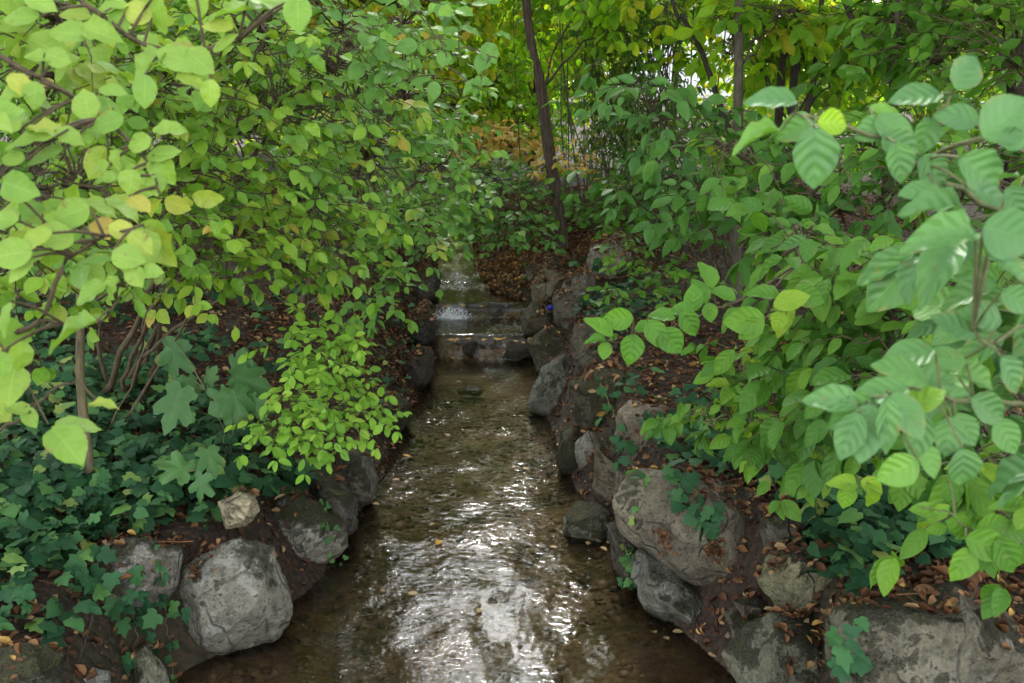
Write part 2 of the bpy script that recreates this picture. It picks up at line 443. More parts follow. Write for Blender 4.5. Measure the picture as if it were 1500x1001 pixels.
lf = g.math('MULTIPLY', g.ramp(n4, [(.52, 0.0), (.6, 1.0)]), lich)
col = g.mix(lf, col, g.mix(g.ramp(n2, [(.4, 0.0), (.6, 1.0)]), (.25, .255, .23), (.40, .40, .36)))
nz = g.sep(g.n('ShaderNodeNewGeometry').outputs['Normal'])[2]
mf = g.math('ADD', g.math('MULTIPLY', nz, .16), g.math('ADD', g.math('MULTIPLY', n1, .9), g.math('MULTIPLY', n2, .45)))
mf = g.math('MULTIPLY', g.math('SUBTRACT', mf, g.math('SUBTRACT', 1.0, g.math('MULTIPLY', moss, .52))), 9.0, clamp=True)
mosscol = g.mix(g.ramp(n3, [(.35, 0.0), (.68, 1.0)]), (.022, .026, .009), (.085, .078, .026))
col = g.mix(mf, col, mosscol)
wz = g.sep(g.n('ShaderNodeNewGeometry').outputs['Position'])[2]
wet = g.math('MULTIPLY', g.math('SUBTRACT', g.math('ADD', g.attr('wet', 'OBJECT'), g.math('MULTIPLY', g.math('SUBTRACT', n1, .5), .10)), wz), 28.0, clamp=True)
col = g.mix(g.math('MULTIPLY', wet, .8), col, g.mix(1, col, (.38, .35, .28), 'MULTIPLY'))
cw = g.n('ShaderNodeVectorMath', operation='ADD'); g.put(cw.inputs[0], cc); cn = g.n('ShaderNodeTexNoise'); g.put(cn.inputs['Vector'], cc); cn.inputs['Scale'].default_value = 6
csc = g.n('ShaderNodeVectorMath', operation='SCALE'); g.put(csc.inputs[0], cn.outputs[1]); csc.inputs['Scale'].default_value = .12; g.put(cw.inputs[1], csc.outputs[0])
crk = g.voro(cw.outputs[0], 5.5, 'DISTANCE_TO_EDGE'); ck = g.math('MULTIPLY', g.ramp(crk, [(.0, 1.0), (.028, 0.0)]), g.ramp(n4, [(.42, 0.0), (.55, .8)]))
col = g.mix(g.math('MULTIPLY', ck, .7), col, (.02, .017, .013))
hgt = g.math('ADD', g.math('ADD', g.math('MULTIPLY', n1, .5), g.math('MULTIPLY', g.math('MINIMUM', pit, .3), .8)), g.math('ADD', g.math('MULTIPLY', n2, .6), g.math('MULTIPLY', n3, .35)))
hgt = g.math('SUBTRACT', hgt, g.math('MULTIPLY', ck, .5))
rg = g.math('SUBTRACT', g.math('SUBTRACT', .92, g.math('MULTIPLY', n2, .25)), g.math('MULTIPLY', wet, .4))
b1 = g.bump(hgt, .9, .035); b2 = g.bump(g.math('MULTIPLY', g.math('ADD', n3, g.noise(cc, 300, 2)), mf), .9, .012, b1)
g.out(g.bsdf(col, rg, .3, b2))

# ground: stream bed where 'rnd' (bed mask) is 1, forest soil elsewhere
m, nt = new_mat('ground'); g = G(nt); co = g.coord('Object'); M['ground'] = m
bedm = g.attr('rnd')
s1 = g.noise(co, 6, 6, .65); s2 = g.noise(co, 45, 5, .7); v1 = g.voro(co, 38, out=1); v1d = g.voro(co, 38)
soil = g.mix(g.ramp(s1, [(.35, 0.0), (.65, 1.0)]), (.012, .009, .007), (.034, .021, .014))
soil = g.mix(g.ramp(s2, [(.45, 0.0), (.65, .8)]), soil, (.06, .032, .019))
soil = g.mix(g.math('MULTIPLY', g.ramp(g.noise(co, 1.3, 4), [(.52, 0.0), (.66, 1.0)]), .55), soil, (.030, .036, .012))
vb = g.voro(co, 30, out=1); vbd = g.voro(co, 30)
bedc = g.mix(g.ramp(g.noise(co, 2.4, 4), [(.35, 0.0), (.65, 1.0)]), (.09, .058, .031), (.18, .12, .066))
bedc = g.mix(.5, bedc, g.mix(1, bedc, g.ramp(g.sep(vb)[0], [(0, (.35, .33, .3)), (.6, (1, .95, .9)), (1, (1.25, 1.2, 1.1))]), 'MULTIPLY'))
bedc = g.mix(g.ramp(s2, [(.42, .0), (.62, .7)]), bedc, (.05, .032, .018))
bedc = g.mix(g.ramp(g.noise(co, 3.3, 5, .6), [(.53, 0.0), (.62, .75)]), bedc, (.045, .045, .014))
col = g.mix(bedm, soil, bedc)
h = g.math('ADD', g.math('MULTIPLY', s2, .6), g.math('MULTIPLY', g.math('SUBTRACT', 1.0, vbd), .8))
g.out(g.bsdf(col, g.math('SUBTRACT', .9, g.math('MULTIPLY', bedm, .35)), .3, g.bump(h, 1.0, .03)))

m, nt = new_mat('pebble'); g = G(nt); co = g.coord('Object'); M['pebble'] = m
col = g.ramp(g.attr('rnd'), [(0, (.03, .022, .015)), (.4, (.075, .05, .03)), (.8, (.12, .082, .05)), (1, (.19, .15, .11))])
col = g.mix(g.noise(co, 60, 3), col, g.mix(1, col, (.5, .48, .4), 'MULTIPLY'))
g.out(g.bsdf(col, .6, .3))

# water: transparent film with fresnel reflection, rippled; foam where 'rnd' says the water breaks
m, nt = new_mat('water'); g = G(nt); co = g.coord('Object'); M['water'] = m
foam = g.attr('rnd'); uvm = g.sep(g.n('ShaderNodeUVMap').outputs[0]); calm = uvm[0]
r1 = g.noise(g.mapping(co, (.8, 1.15, 1)), 27, 3, .5, .5)
r2 = g.noise(g.mapping(co, (1, 1.2, 1)), 55, 3, .6, .5)
r3 = g.noise(g.mapping(co, (1, .55, 1)), 4.5, 2, .5)
am = g.ramp(g.noise(g.mapping(co, (1.3, .7, 1)), 2.6, 3, .6, .6), [(.36, .12), (.62, 1.0)])
hh = g.math('ADD', g.math('MULTIPLY', am, g.math('ADD', g.math('MULTIPLY', r1, 1.0), g.math('MULTIPLY', r2, .16))), g.math('MULTIPLY', r3, .45))
nor = g.bump(hh, .36, .0155)
tr = g.n('ShaderNodeBsdfTransparent'); g.put(tr.inputs[0], (.9, .84, .72))
gl = g.n('ShaderNodeBsdfGlossy'); g.put(gl.inputs[0], (1.0, 1.0, 1.0)); g.put(gl.inputs['Roughness'], .03); g.put(gl.inputs['Normal'], nor)
fr = g.n('ShaderNodeFresnel'); g.put(fr.inputs[0], 1.33); g.put(fr.inputs['Normal'], nor)
w = g.mixs(fr.outputs[0], tr.outputs[0], gl.outputs[0])
fn = g.noise(g.mapping(co, (1.6, .5, 1)), 42, 4, .7, 1.0)
ff = g.math('MULTIPLY', g.math('SUBTRACT', g.math('ADD', fn, g.math('MULTIPLY', foam, .5)), .74), 5.0, clamp=True)
ff = g.math('MULTIPLY', ff, g.math('MINIMUM', foam, .65))
g.out(g.mixs(ff, w, g.bsdf((.62, .62, .66), .3, .5, nor)))

def plain(name, col, rough=.6, spec=.4, var=.25, sc=8):
    m, nt = new_mat(name); g = G(nt); co = g.coord('Object')
    c = g.mix(g.noise(co, sc, 4), g.mix(1, col, (1 - var,) * 3, 'MULTIPLY'), g.mix(1, col, (1 + var * .5,) * 3, 'MULTIPLY'))
    g.out(g.bsdf(c, rough, spec)); return m
M['plaster'] = plain('plaster', (.78, .76, .78), .8, .2, .08)
M['roof_slate'] = plain('roof_slate', (.16, .13, .13), .7, .3, .3)
M['glass_dark'] = plain('glass_dark', (.10, .11, .13), .1, .6, .1)
M['wrapper_blue'] = plain('wrapper_blue', (.01, .03, .40), .3, .5, .2, 60)
M['wrapper_white'] = plain('wrapper_white', (.82, .82, .82), .35, .5, .08, 60)
M['weir_stone'] = plain('weir_stone', (.085, .055, .04), .55, .4, .5, 14)

# ------------------------------------------------------------------ world, sun, camera
SUN_EL, SUN_ROT = math.radians(42.5), math.radians(-5.0)
world = bpy.data.worlds.new('World'); scene.world = world; world.use_nodes = True
wn = world.node_tree; wn.nodes.clear(); g = G(wn)
sky = g.n('ShaderNodeTexSky', sky_type='NISHITA', sun_disc=False)
sky.sun_elevation = SUN_EL; sky.sun_rotation = SUN_ROT
sky.air_density = 1.0; sky.dust_density = .8; sky.ozone_density = 1.0
hs = g.n('ShaderNodeHueSaturation'); hs.inputs['Saturation'].default_value = .2; g.put(hs.inputs['Color'], g.mix(1, sky.outputs[0], (1.0, .97, .90), 'MULTIPLY'))
bg = g.n('ShaderNodeBackground'); g.put(bg.inputs[0], hs.outputs[0]); bg.inputs[1].default_value = .15
wo = g.n('ShaderNodeOutputWorld'); wn.links.new(bg.outputs[0], wo.inputs[0])
sl = bpy.data.lights.new('sun', 'SUN'); sl.energy = .5; sl.angle = math.radians(8); sl.color = (1, .96, .88)
so = bpy.data.objects.new('sun', sl); COL.objects.link(so)
sd = Vector((math.sin(SUN_ROT) * math.cos(SUN_EL), math.cos(SUN_ROT) * math.cos(SUN_EL), math.sin(SUN_EL)))
so.rotation_euler = (-sd).to_track_quat('-Z', 'Y').to_euler()
cam = bpy.data.cameras.new('camera'); co_ = bpy.data.objects.new('camera', cam); COL.objects.link(co_)
co_.location = CAM; co_.rotation_euler = (PI / 2 - PITCH, 0, 0)
cam.sensor_width = 36; cam.lens = 35; cam.clip_start = .05; cam.clip_end = 2000
cam.dof.use_dof = True; cam.dof.focus_distance = 3.6; cam.dof.aperture_fstop = 8.0
scene.camera = co_
scene.view_settings.view_transform = 'Standard'; scene.view_settings.look = 'None'
scene.view_settings.exposure = 3.25; scene.view_settings.gamma = 1
cy = scene.cycles
cy.max_bounces = 8; cy.diffuse_bounces = 4; cy.glossy_bounces = 3; cy.transmission_bounces = 4; cy.transparent_max_bounces = 8
cy.use_denoising = True; cy.sample_clamp_indirect = 6
try: cy.denoiser = 'OPENIMAGEDENOISE'; cy.denoising_input_passes = 'RGB_ALBEDO_NORMAL'
except Exception: pass

# ------------------------------------------------------------------ terrain sheet
def axis(lo, hi, step, far):
    a = list(np.arange(lo, hi + 1e-6, step)); s = step; v = hi
    while v < far: s *= 1.25; v += s; a.append(v)
    s = step; v = lo
    while v > -far: s *= 1.25; v -= s; a.insert(0, v)
    return np.array(a)
gx = axis(-4.2, 4.2, .04, 400); gy = axis(1.6, 12.0, .04, 400)
X, Y = np.meshgrid(gx, gy)
Z, D = terrain(X, Y)
nx, ny = len(gx), len(gy)
i, j = np.meshgrid(np.arange(nx - 1), np.arange(ny - 1))
q = np.stack([j * nx + i, j * nx + i + 1, (j + 1) * nx + i + 1, (j + 1) * nx + i], -1).reshape(-1, 4)
a = Acc(); a.add(np.stack([X, Y, Z], -1).reshape(-1, 3), q, None, (1 - sstep(-.04, .02, D)).reshape(-1))
tag(link('ground', a.mesh('ground'), M['ground']), None, None, None, 'structure')

# water sheet
wy = np.concatenate([np.arange(-6, 1.8, .2), np.arange(1.8, 11.5, .025), np.arange(11.6, 14, .1)])
wx = np.linspace(0, 1, 90)
YY, TT = np.meshgrid(wy, wx, indexing='ij')
xl = np.interp(YY, LY, LX) - .12; xr = np.interp(YY, RY, RX) + .12
XX = xl + (xr - xl) * TT
foam = np.zeros_like(XX)
def band(c, s): return np.exp(-((YY - c) / s) ** 2)
TTc = (XX - np.interp(YY, LY, LX)) / np.maximum(np.interp(YY, RY, RX) - np.interp(YY, LY, LX), .05)
foam += band(W1 - .03, .05) * np.exp(-((TTc - .74) / .12) ** 2) * .6 + band(W1 + .02, .04) * .25 + band(W1 - .05, .05) * .2
foam += band(W2 - .03, .05) * np.exp(-((TTc - .15) / .28) ** 2) * .7 + band(W2 + .04, .05) * np.exp(-((TTc - .15) / .2) ** 2) * .35 + band(W2, .04) * .25
foam += sstep(RP0 - .1, RP0 + .1, YY) * (1 - sstep(RP1 - .1, RP1 + .15, YY)) * np.exp(-((TTc - .55 + .3 * (YY - RP0)) / .2) ** 2) * .6
ZZ = wl(YY) + .004 * fnoise(XX, YY, 14, 1) + .006 * foam * fnoise(XX, YY, 60, 2)
n1, n2 = XX.shape
i, j = np.meshgrid(np.arange(n1 - 1), np.arange(n2 - 1), indexing='ij')
q = np.stack([i * n2 + j, i * n2 + j + 1, (i + 1) * n2 + j + 1, (i + 1) * n2 + j], -1).reshape(-1, 4)
a = Acc(); a.add(np.stack([XX, YY, ZZ], -1).reshape(-1, 3), q, None, np.clip(foam, 0, 1).reshape(-1))
tag(link('water', a.mesh('water'), M['water']), None, None, None, 'structure')

# pebbles on the bed
ico = bmesh.new(); bmesh.ops.create_icosphere(ico, subdivisions=1, radius=1)
IV = np.array([v.co[:] for v in ico.verts]); IF = np.array([[v.index for v in f.verts] for f in ico.faces]); ico.free()
def pebbles(n, smin, smax, ymin, ymax, sink):
    y = ymin + (ymax - ymin) * RG.random(n) ** 1.3
    xl = np.interp(y, LY, LX); xr = np.interp(y, RY, RX)
    t = RG.random(n); x = xl + (xr - xl) * t
    z, d = terrain(x, y)
    s = smin * (smax / smin) ** (RG.random(n) ** 2.2)
    sc = np.stack([s * RG.uniform(.8, 1.3, n), s * RG.uniform(.7, 1.2, n), s * RG.uniform(.35, .6, n)], -1)
    ang = RG.uniform(0, 6.28, n); c, s_ = np.cos(ang), np.sin(ang)
    V = IV[None] * (1 + RG.normal(0, .13, (n, len(IV), 1))) * sc[:, None]
    V = np.stack([V[..., 0] * c[:, None] - V[..., 1] * s_[:, None], V[..., 0] * s_[:, None] + V[..., 1] * c[:, None], V[..., 2]], -1)
    V += np.stack([x, y, z + sc[:, 2] * sink], -1)[:, None]
    f = (IF[None] + (np.arange(n) * len(IV))[:, None, None]).reshape(-1, 3)
    A_.add(V.reshape(-1, 3), f, None, np.repeat(RG.random(n), len(IV)))
A_ = Acc(); pebbles(2600, .007, .028, 1.9, 5.8, -.1); pebbles(90, .03, .07, 1.9, 5.8, -.45)
tag(link('pebbles', A_.mesh('pebbles'), M['pebble']), 'brown pebbles lying on the shallow stream bed', 'pebbles', None, 'stuff')

def crumbs(n):
    x = RG.uniform(-2.4, 2.2, n); y = 1.9 + 4.5 * RG.random(n) ** 1.3
    z, d = terrain(x, y); m = (d > -.03) & (d < 1.0); x, y, z = x[m], y[m], z[m]; n = len(x)
    s_ = .004 * np.exp(RG.normal(0, .5, n)); V = IV[None] * (1 + RG.normal(0, .2, (n, len(IV), 1))) * (s_[:, None] * RG.uniform(.7, 1.4, (n, 3)))[:, None]
    V = V + np.stack([x, y, z + s_ * .3], -1)[:, None]
    A_.add(V.reshape(-1, 3), (IF[None] + (np.arange(n) * len(IV))[:, None, None]).reshape(-1, 3), None, np.repeat(RG.random(n), len(IV)))
m, nt = new_mat('crumb'); g = G(nt); M['crumb'] = m
g.out(g.bsdf(g.ramp(g.attr('rnd'), [(0, (.012, .009, .007)), (.6, (.035, .022, .014)), (.9, (.07, .042, .026)), (1, (.12, .09, .065))]), .9, .2))
A_ = Acc(); crumbs(16000)
tag(link('soil_crumbs', A_.mesh('soil_crumbs'), M['crumb']), 'crumbs of dark earth and grit on the stream banks', 'soil', None, 'stuff')

# ------------------------------------------------------------------ rocks
def hull_rock(name, pts, label, col, moss, lichen, cat='boulder', group=None, rough=1.0, mat='rock', seed=0, sm=2):
    pts = np.asarray(pts); c = pts.mean(0); size = np.ptp(pts, axis=0).max()
    bm = bmesh.new()
    for p in pts: bm.verts.new(Vector(p - c))
    r = bmesh.ops.convex_hull(bm, input=bm.verts)
    bmesh.ops.delete(bm, geom=list({e for e in r['geom_interior'] + r['geom_unused'] if isinstance(e, bmesh.types.BMVert)}), context='VERTS')
    bmesh.ops.triangulate(bm, faces=bm.faces)
    tgt = size / 26
    for it in range(7):
        es = [e for e in bm.edges if e.calc_length() > tgt * 1.35]
        if not es: break
        bmesh.ops.subdivide_edges(bm, edges=es, cuts=1)
        bmesh.ops.triangulate(bm, faces=[f for f in bm.faces if len(f.verts) > 3])
    for it in range(sm): bmesh.ops.smooth_vert(bm, verts=bm.verts, factor=.5, use_axis_x=True, use_axis_y=True, use_axis_z=True)
    bm.normal_update()
    off = Vector((seed * 3.7, seed * 1.3, seed * 2.1)); k = 1 / size
    for v in bm.verts:
        p = v.co * k
        n = (mnoise.fractal(p * 2.2 + off, .9, 2.0, 3) * .05 + abs(mnoise.noise(p * 4 + off)) * -.035 - max(0, mnoise.cell(p * 3.1 + off)) * .018
             + mnoise.fractal(p * 11 + off, .8, 2.0, 3) * .014 + mnoise.noise(p * 30 + off) * .004)
        v.co += v.normal * n * size * rough
    me = bpy.data.meshes.new(name); bm.to_mesh(me); bm.free()
    me.polygons.foreach_set('use_smooth', np.ones(len(me.polygons), bool))
    o = link(name, me, M[mat]); o.location = Vector(c)
    o.color = (*col, 1); o['moss'] = float(moss); o['lichen'] = float(lichen); o['wet'] = float(wl(np.float64(c[1]))) + .045
    tag(o, label, cat, group)
    return o
def rock(poly, zb, thick, label, col, moss, lichen=.3, cat='boulder', rough=1.0, lean=.0, depth=None, fs=.66, bs=.85, name=None, sm=1):
    """a boulder seen with this outline; zb = height its foot stands at; thick = real depth front to back"""
    poly = [np.array(p, float) for p in poly]
    low = max(poly, key=lambda p: p[1])
    if depth is None:
        r = ray(*low); depth = (zb - H) / r[2]
    cen = sum(poly) / len(poly); pts = []
    hd = float(np.dot(hit(cen[0], min(cen[1], 1000)) - CAM, F_))
    emb = .45 if 'bank rock' in label else (-.22 if 'bottom' in label or 'pale grey' in label else (-.12 if 'slab' in label else .04))
    if 'bottom right corner' in label: emb = -.45
    dc = min(depth + thick * .4, hd + thick * emb)
    rr = random.Random(len(label) * 13 + int(cen[0]))
    for k, p in enumerate(poly):
        dv = (cen[1] - p[1]) / 100 * lean
        pts.append(at(p[0], p[1], dc + dv + thick * rr.uniform(-.12, .18)))
        if k % 2 == 0:
            q = cen + (p - cen) * rr.uniform(.4, .86); pts.append(at(q[0], q[1], dc + dv - thick * rr.uniform(.28, .5)))
        else:
            q = cen + (p - cen) * (bs + rr.uniform(-.1, .1)); pts.append(at(q[0], q[1], dc + dv + thick * .5))
    return hull_rock(name or cat, pts, label, col, moss, lichen, cat, None, rough, seed=int(cen[0]) % 97, sm=sm)

GREY = (.20, .195, .175); WARM = (.17, .14, .105); OLIVE = (.14, .13, .085); DARK = (.07, .06, .048); TAN = (.26, .22, .16); PINK = (.20, .165, .14)
ROCKS = [
 ([(352, 779), (408, 794), (418, 845), (431, 908), (402, 940), (314, 987), (278, 962), (243, 884), (256, 836)], -.02, .34,
  'large pale grey angular boulder at the water edge below the ivy', (.19, .18, .15), .4, .35),
 ([(375, 745), (420, 726), (470, 735), (505, 760), (510, 800), (488, 828), (450, 846), (415, 840), (380, 810), (362, 775)], .02, .32,
  'grey boulder with a large dark moss patch beside the brown water on the left', (.24, .22, .18), .62, .35),
 ([(318, 735), (345, 718), (376, 724), (380, 748), (362, 772), (330, 776)], .34, .16,
  'small tan stone resting in the gap between the mossy boulder and ivy', (.30, .26, .17), .15, .1),
 ([(118, 830), (150, 795), (200, 778), (250, 795), (270, 800), (262, 850), (235, 890), (190, 905), (140, 900), (115, 870)], .06, .32,
  'lichen spotted boulder with dark centre half hidden under trailing ivy', (.17, .155, .135), .55, .4),
 ([(-40, 960), (20, 945), (70, 940), (96, 960), (92, 1001), (60, 1040), (-40, 1040)], .10, .3,
  'dark green mossy boulder in the bottom left corner among dead twigs', (.09, .095, .07), .75, .1),
 ([(192, 955), (212, 943), (240, 975), (250, 1010), (240, 1050), (195, 1050)], .0, .2,
  'narrow upright greenish stone below the ivy by the big pale boulder', (.20, .20, .14), .35, .2),
 ([(110, 990), (135, 975), (162, 985), (168, 1030), (112, 1030)], .08, .2,
  'small grey stone cut by the lower picture edge between two dark rocks', (.2, .2, .19), .1, .3),
 ([(500, 660), (530, 640), (562, 650), (572, 700), (560, 745), (520, 765), (498, 730)], .0, .3,
  'damp grey brown bank rock below the lime leaved shrub', (.10, .088, .07), .4, .15),
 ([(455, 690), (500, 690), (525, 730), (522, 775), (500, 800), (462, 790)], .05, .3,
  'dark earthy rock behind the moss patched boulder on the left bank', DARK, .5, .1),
 ([(545, 590), (590, 570), (618, 585), (622, 612), (600, 640), (560, 655), (540, 630)], .0, .35,
  'dark mossy bank rock with leaf litter on top left of the stream', DARK, .7, .05),
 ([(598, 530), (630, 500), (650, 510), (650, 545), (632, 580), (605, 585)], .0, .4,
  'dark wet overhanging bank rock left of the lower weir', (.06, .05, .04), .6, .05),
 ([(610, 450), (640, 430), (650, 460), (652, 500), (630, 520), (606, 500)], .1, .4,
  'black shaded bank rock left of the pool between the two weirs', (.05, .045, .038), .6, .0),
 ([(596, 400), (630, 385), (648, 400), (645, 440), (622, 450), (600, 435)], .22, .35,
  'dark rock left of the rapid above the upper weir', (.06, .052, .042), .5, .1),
 # right bank
 ([(1222, 890), (1270, 880), (1330, 890), (1400, 864), (1445, 876), (1486, 915), (1500, 970), (1480, 1060), (1400, 1090), (1300, 1090), (1230, 1040)], .06, .5,
  'broad brown grey boulder filling the bottom right corner', (.12, .108, .075), .42, .1),
 ([(1068, 960), (1090, 920), (1125, 897), (1180, 910), (1225, 940), (1238, 985), (1225, 1030), (1150, 1050), (1085, 1030)], -.03, .36,
  'rounded green grey boulder at bottom beside the yellow leaf', (.115, .115, .08), .45, .15),
 ([(1110, 850), (1130, 810), (1165, 790), (1210, 815), (1240, 850), (1235, 895), (1195, 908), (1140, 890)], .13, .3,
  'olive tan boulder half covered by ivy right of the big flat slab', (.18, .17, .10), .45, .1),
 ([(920, 740), (945, 700), (1000, 705), (1060, 715), (1125, 740), (1140, 790), (1120, 850), (1065, 862), (1000, 842), (950, 800), (925, 775)], .14, .4,
  'big smooth brown slab with a clump of dead leaves on it', (.145, .128, .095), .22, .0),
 ([(925, 830), (945, 800), (1000, 840), (1050, 860), (1072, 890), (1060, 925), (1020, 942), (975, 920), (940, 880)], -.03, .34,
  'grey stone with green stripe leaning under the big brown slab', (.115, .115, .095), .5, .2),
 ([(908, 605), (925, 590), (975, 600), (985, 640), (960, 685), (930, 690), (905, 650)], .1, .3,
  'blocky pinkish tan stone with a flat litter covered top', (.17, .14, .105), .15, .05),
 ([(840, 565), (870, 545), (915, 545), (945, 570), (935, 610), (900, 640), (865, 640), (845, 610)], .1, .3,
  'brown mossy boulder under the red leaf litter on the right bank', (.10, .085, .05), .85, .0),
 ([(776, 590), (795, 545), (825, 522), (848, 545), (845, 590), (830, 612), (800, 616), (778, 605)], -.02, .3,
  'grey green wedge shaped boulder jutting into the stream', (.10, .105, .082), .4, .15),
 ([(825, 760), (850, 738), (885, 745), (902, 775), (885, 800), (845, 800), (828, 785)], -.03, .22,
  'low mossy stone sitting in the water with pale fallen leaves', (.13, .13, .095), .6, .2),
 ([(842, 650), (862, 632), (880, 645), (880, 680), (868, 700), (848, 690)], .0, .16,
  'small smooth grey pillar stone in a dark recess of the right bank', (.17, .165, .14), .1, .1),
 ([(818, 630), (850, 620), (858, 660), (850, 705), (825, 705), (815, 670)], -.03, .2,
  'dark moss covered stone at the waterline beneath the wedge boulder', (.06, .058, .04), .8, .0),
 ([(868, 640), (905, 630), (935, 690), (925, 750), (895, 765), (872, 720)], .0, .3,
  'tall brown upright rock face between the tan block and the water', (.115, .092, .06), .5, .05),
 ([(812, 440), (835, 408), (862, 400), (872, 440), (862, 480), (830, 490), (812, 470)], .25, .4,
  'tall grey brown rock right of the crumpled wrapper', (.115, .10, .075), .4, .1),
 ([(778, 420), (800, 395), (832, 402), (835, 425), (808, 446), (782, 450)], .3, .35,
  'olive brown flat faced rock above the crumpled wrapper', (.14, .125, .075), .3, .1),
 ([(775, 505), (800, 482), (850, 480), (860, 520), (835, 545), (790, 545)], .0, .35,
  'dark mossy rock right of the lower weir', (.10, .09, .06), .6, .1),
 ([(764, 465), (785, 442), (815, 450), (820, 480), (795, 495), (768, 490)], .15, .3,
  'brown mossy rock the crumpled wrapper lies on', (.09, .078, .045), .5, .0),
 ([(855, 400), (870, 360), (900, 345), (925, 352), (918, 385), (890, 410)], .5, .35,
  'grey rock among litter right of the vine wrapped trunk', (.17, .15, .125), .15, .2),
 ([(845, 480), (875, 470), (905, 500), (900, 545), (865, 550), (845, 520)], .3, .35,
  'brown earth coloured rock under ivy above the wedge boulder', (.10, .085, .06), .5, .05),
 ([(770, 395), (785, 375), (815, 372), (822, 395), (800, 408), (776, 410)], .45, .3,
  'dark rock at the foot of the vine wrapped trunk', (.08, .07, .05), .5, .1),
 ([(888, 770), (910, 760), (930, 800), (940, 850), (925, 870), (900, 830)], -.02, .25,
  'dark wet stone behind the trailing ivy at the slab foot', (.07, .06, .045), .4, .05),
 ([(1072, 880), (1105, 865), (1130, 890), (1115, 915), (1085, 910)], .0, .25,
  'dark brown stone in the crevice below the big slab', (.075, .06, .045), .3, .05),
 ([(668, 520), (676, 500), (700, 498), (708, 520), (690, 528)], -.02, .14, 'dark stone jammed in the left part of the lower weir', (.07, .052, .04), .3, .0),
 ([(738, 524), (744, 502), (772, 500), (780, 520), (758, 530)], -.02, .14, 'dark stone jammed in the right end of the lower weir', (.06, .048, .036), .4, .0),
 ([(706, 466), (712, 447), (740, 446), (750, 464), (728, 470)], .13, .14, 'dark stone jammed in the middle of the upper weir', (.065, .05, .038), .3, .0),
 ([(1060, 900), (1085, 880), (1118, 905), (1112, 945), (1075, 955)], .0, .25, 'brown wedge stone tucked left of the rounded bottom boulder', (.10, .085, .06), .4, .1),
 ([(1205, 905), (1232, 890), (1252, 930), (1245, 1000), (1215, 990)], .08, .2, 'dark upright stone squeezed between the two bottom boulders', (.10, .09, .065), .5, .1),
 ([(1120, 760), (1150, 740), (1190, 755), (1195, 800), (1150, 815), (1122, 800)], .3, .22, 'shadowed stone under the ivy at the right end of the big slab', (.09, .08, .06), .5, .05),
 ([(905, 690), (935, 680), (955, 700), (950, 735), (920, 745), (900, 725)], .2, .22, 'earthy brown stone between the tan block and the big slab', (.11, .09, .065), .35, .05),
 ([(665, 570), (690, 566), (712, 572), (705, 580), (672, 580)], -.03, .12,
  'thin dark stone breaking the water below the lower weir', (.045, .038, .03), .2, .0),
]
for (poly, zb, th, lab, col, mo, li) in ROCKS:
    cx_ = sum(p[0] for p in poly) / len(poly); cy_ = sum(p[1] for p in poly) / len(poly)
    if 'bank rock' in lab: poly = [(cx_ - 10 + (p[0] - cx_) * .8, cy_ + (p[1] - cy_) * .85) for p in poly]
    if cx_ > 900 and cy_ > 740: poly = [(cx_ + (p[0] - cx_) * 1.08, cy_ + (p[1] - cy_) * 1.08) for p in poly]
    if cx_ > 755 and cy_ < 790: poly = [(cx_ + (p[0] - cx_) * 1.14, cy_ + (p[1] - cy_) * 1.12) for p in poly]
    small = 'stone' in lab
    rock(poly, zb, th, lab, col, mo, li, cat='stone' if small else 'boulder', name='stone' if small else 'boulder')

# weir sills: a line of flat stones under each fall
def sill(y, z, label, n):
    xl = np.interp(y, LY, LX) - .1; xr = np.interp(y, RY, RX) + .1
    pts = []
    rr = random.Random(n)
    for t in np.linspace(0, 1, 9):
        x = xl + (xr - xl) * t
        for dz in (-.2, -.034):
            for dy in (.045, .26): pts.append((x, y + dy + rr.uniform(-.012, .02), z + dz + rr.uniform(-.02, .004)))
    hull_rock('weir_sill', pts, label, (.085, .058, .042), .25, .0, 'weir', None, .22, seed=n, sm=2)
sill(W1 + .0, .149, 'lower brown stone weir sill with yellow leaves caught on it', 3)
sill(W2 + .0, .25, 'upper brown stone weir sill under the rapid', 5)


def tri_patch(acc, c, ux, uy, uz, w, h, d, n, seed):
    """a crumpled folded sheet with thickness: bulged grid, both sides"""
    t = np.linspace(-1, 1, n); A, B = np.meshgrid(t, t)
    rr = np.random.default_rng(seed)
    cr = sum(np.sin(A * rr.uniform(2, 7) + B * rr.uniform(-6, 6) + rr.uniform(0, 6)) * .3 for _ in range(5))
    for s in (1, -1):
        z = s * d * ((1 - A ** 4) * (1 - B ** 4)) ** .6 + cr * d * .55
        P = c + (A * w)[..., None] * ux + (B * h)[..., None] * uy + z[..., None] * uz
        i, j = np.meshgrid(np.arange(n - 1), np.arange(n - 1))
        q = np.stack([j * n + i, j * n + i + 1, (j + 1) * n + i + 1, (j + 1) * n + i], -1).reshape(-1, 4)
        acc.add(P.reshape(-1, 3), q if s > 0 else q[:, ::-1])
dW = (.15 - H) / ray(790, 493)[2] + .12 - .13
wpos = at(802, 453, dW)
root = empty('crumpled_wrapper', wpos, 'small crumpled blue and white wrapper lying on a brown rock', 'wrapper')
ux = nrm(R_ * .85 + U_ * .45); uy = nrm(U_ * .8 - F_ * .5 - R_ * .4); uz = np.cross(ux, uy)
sc_ = dW / FPX
a = Acc(); tri_patch(a, wpos + ux * 4 * sc_, ux, uy, uz, 5 * sc_, 4 * sc_, 2.0 * sc_, 9, 3)
link('blue_end', a.mesh('blue_end'), M['wrapper_blue'], root)
a = Acc(); tri_patch(a, wpos - ux * 5 * sc_ - uy * 1 * sc_, ux, uy, uz, 5.5 * sc_, 3.2 * sc_, 1.6 * sc_, 9, 8)
link('white_end', a.mesh('white_end'), M['wrapper_white'], root)

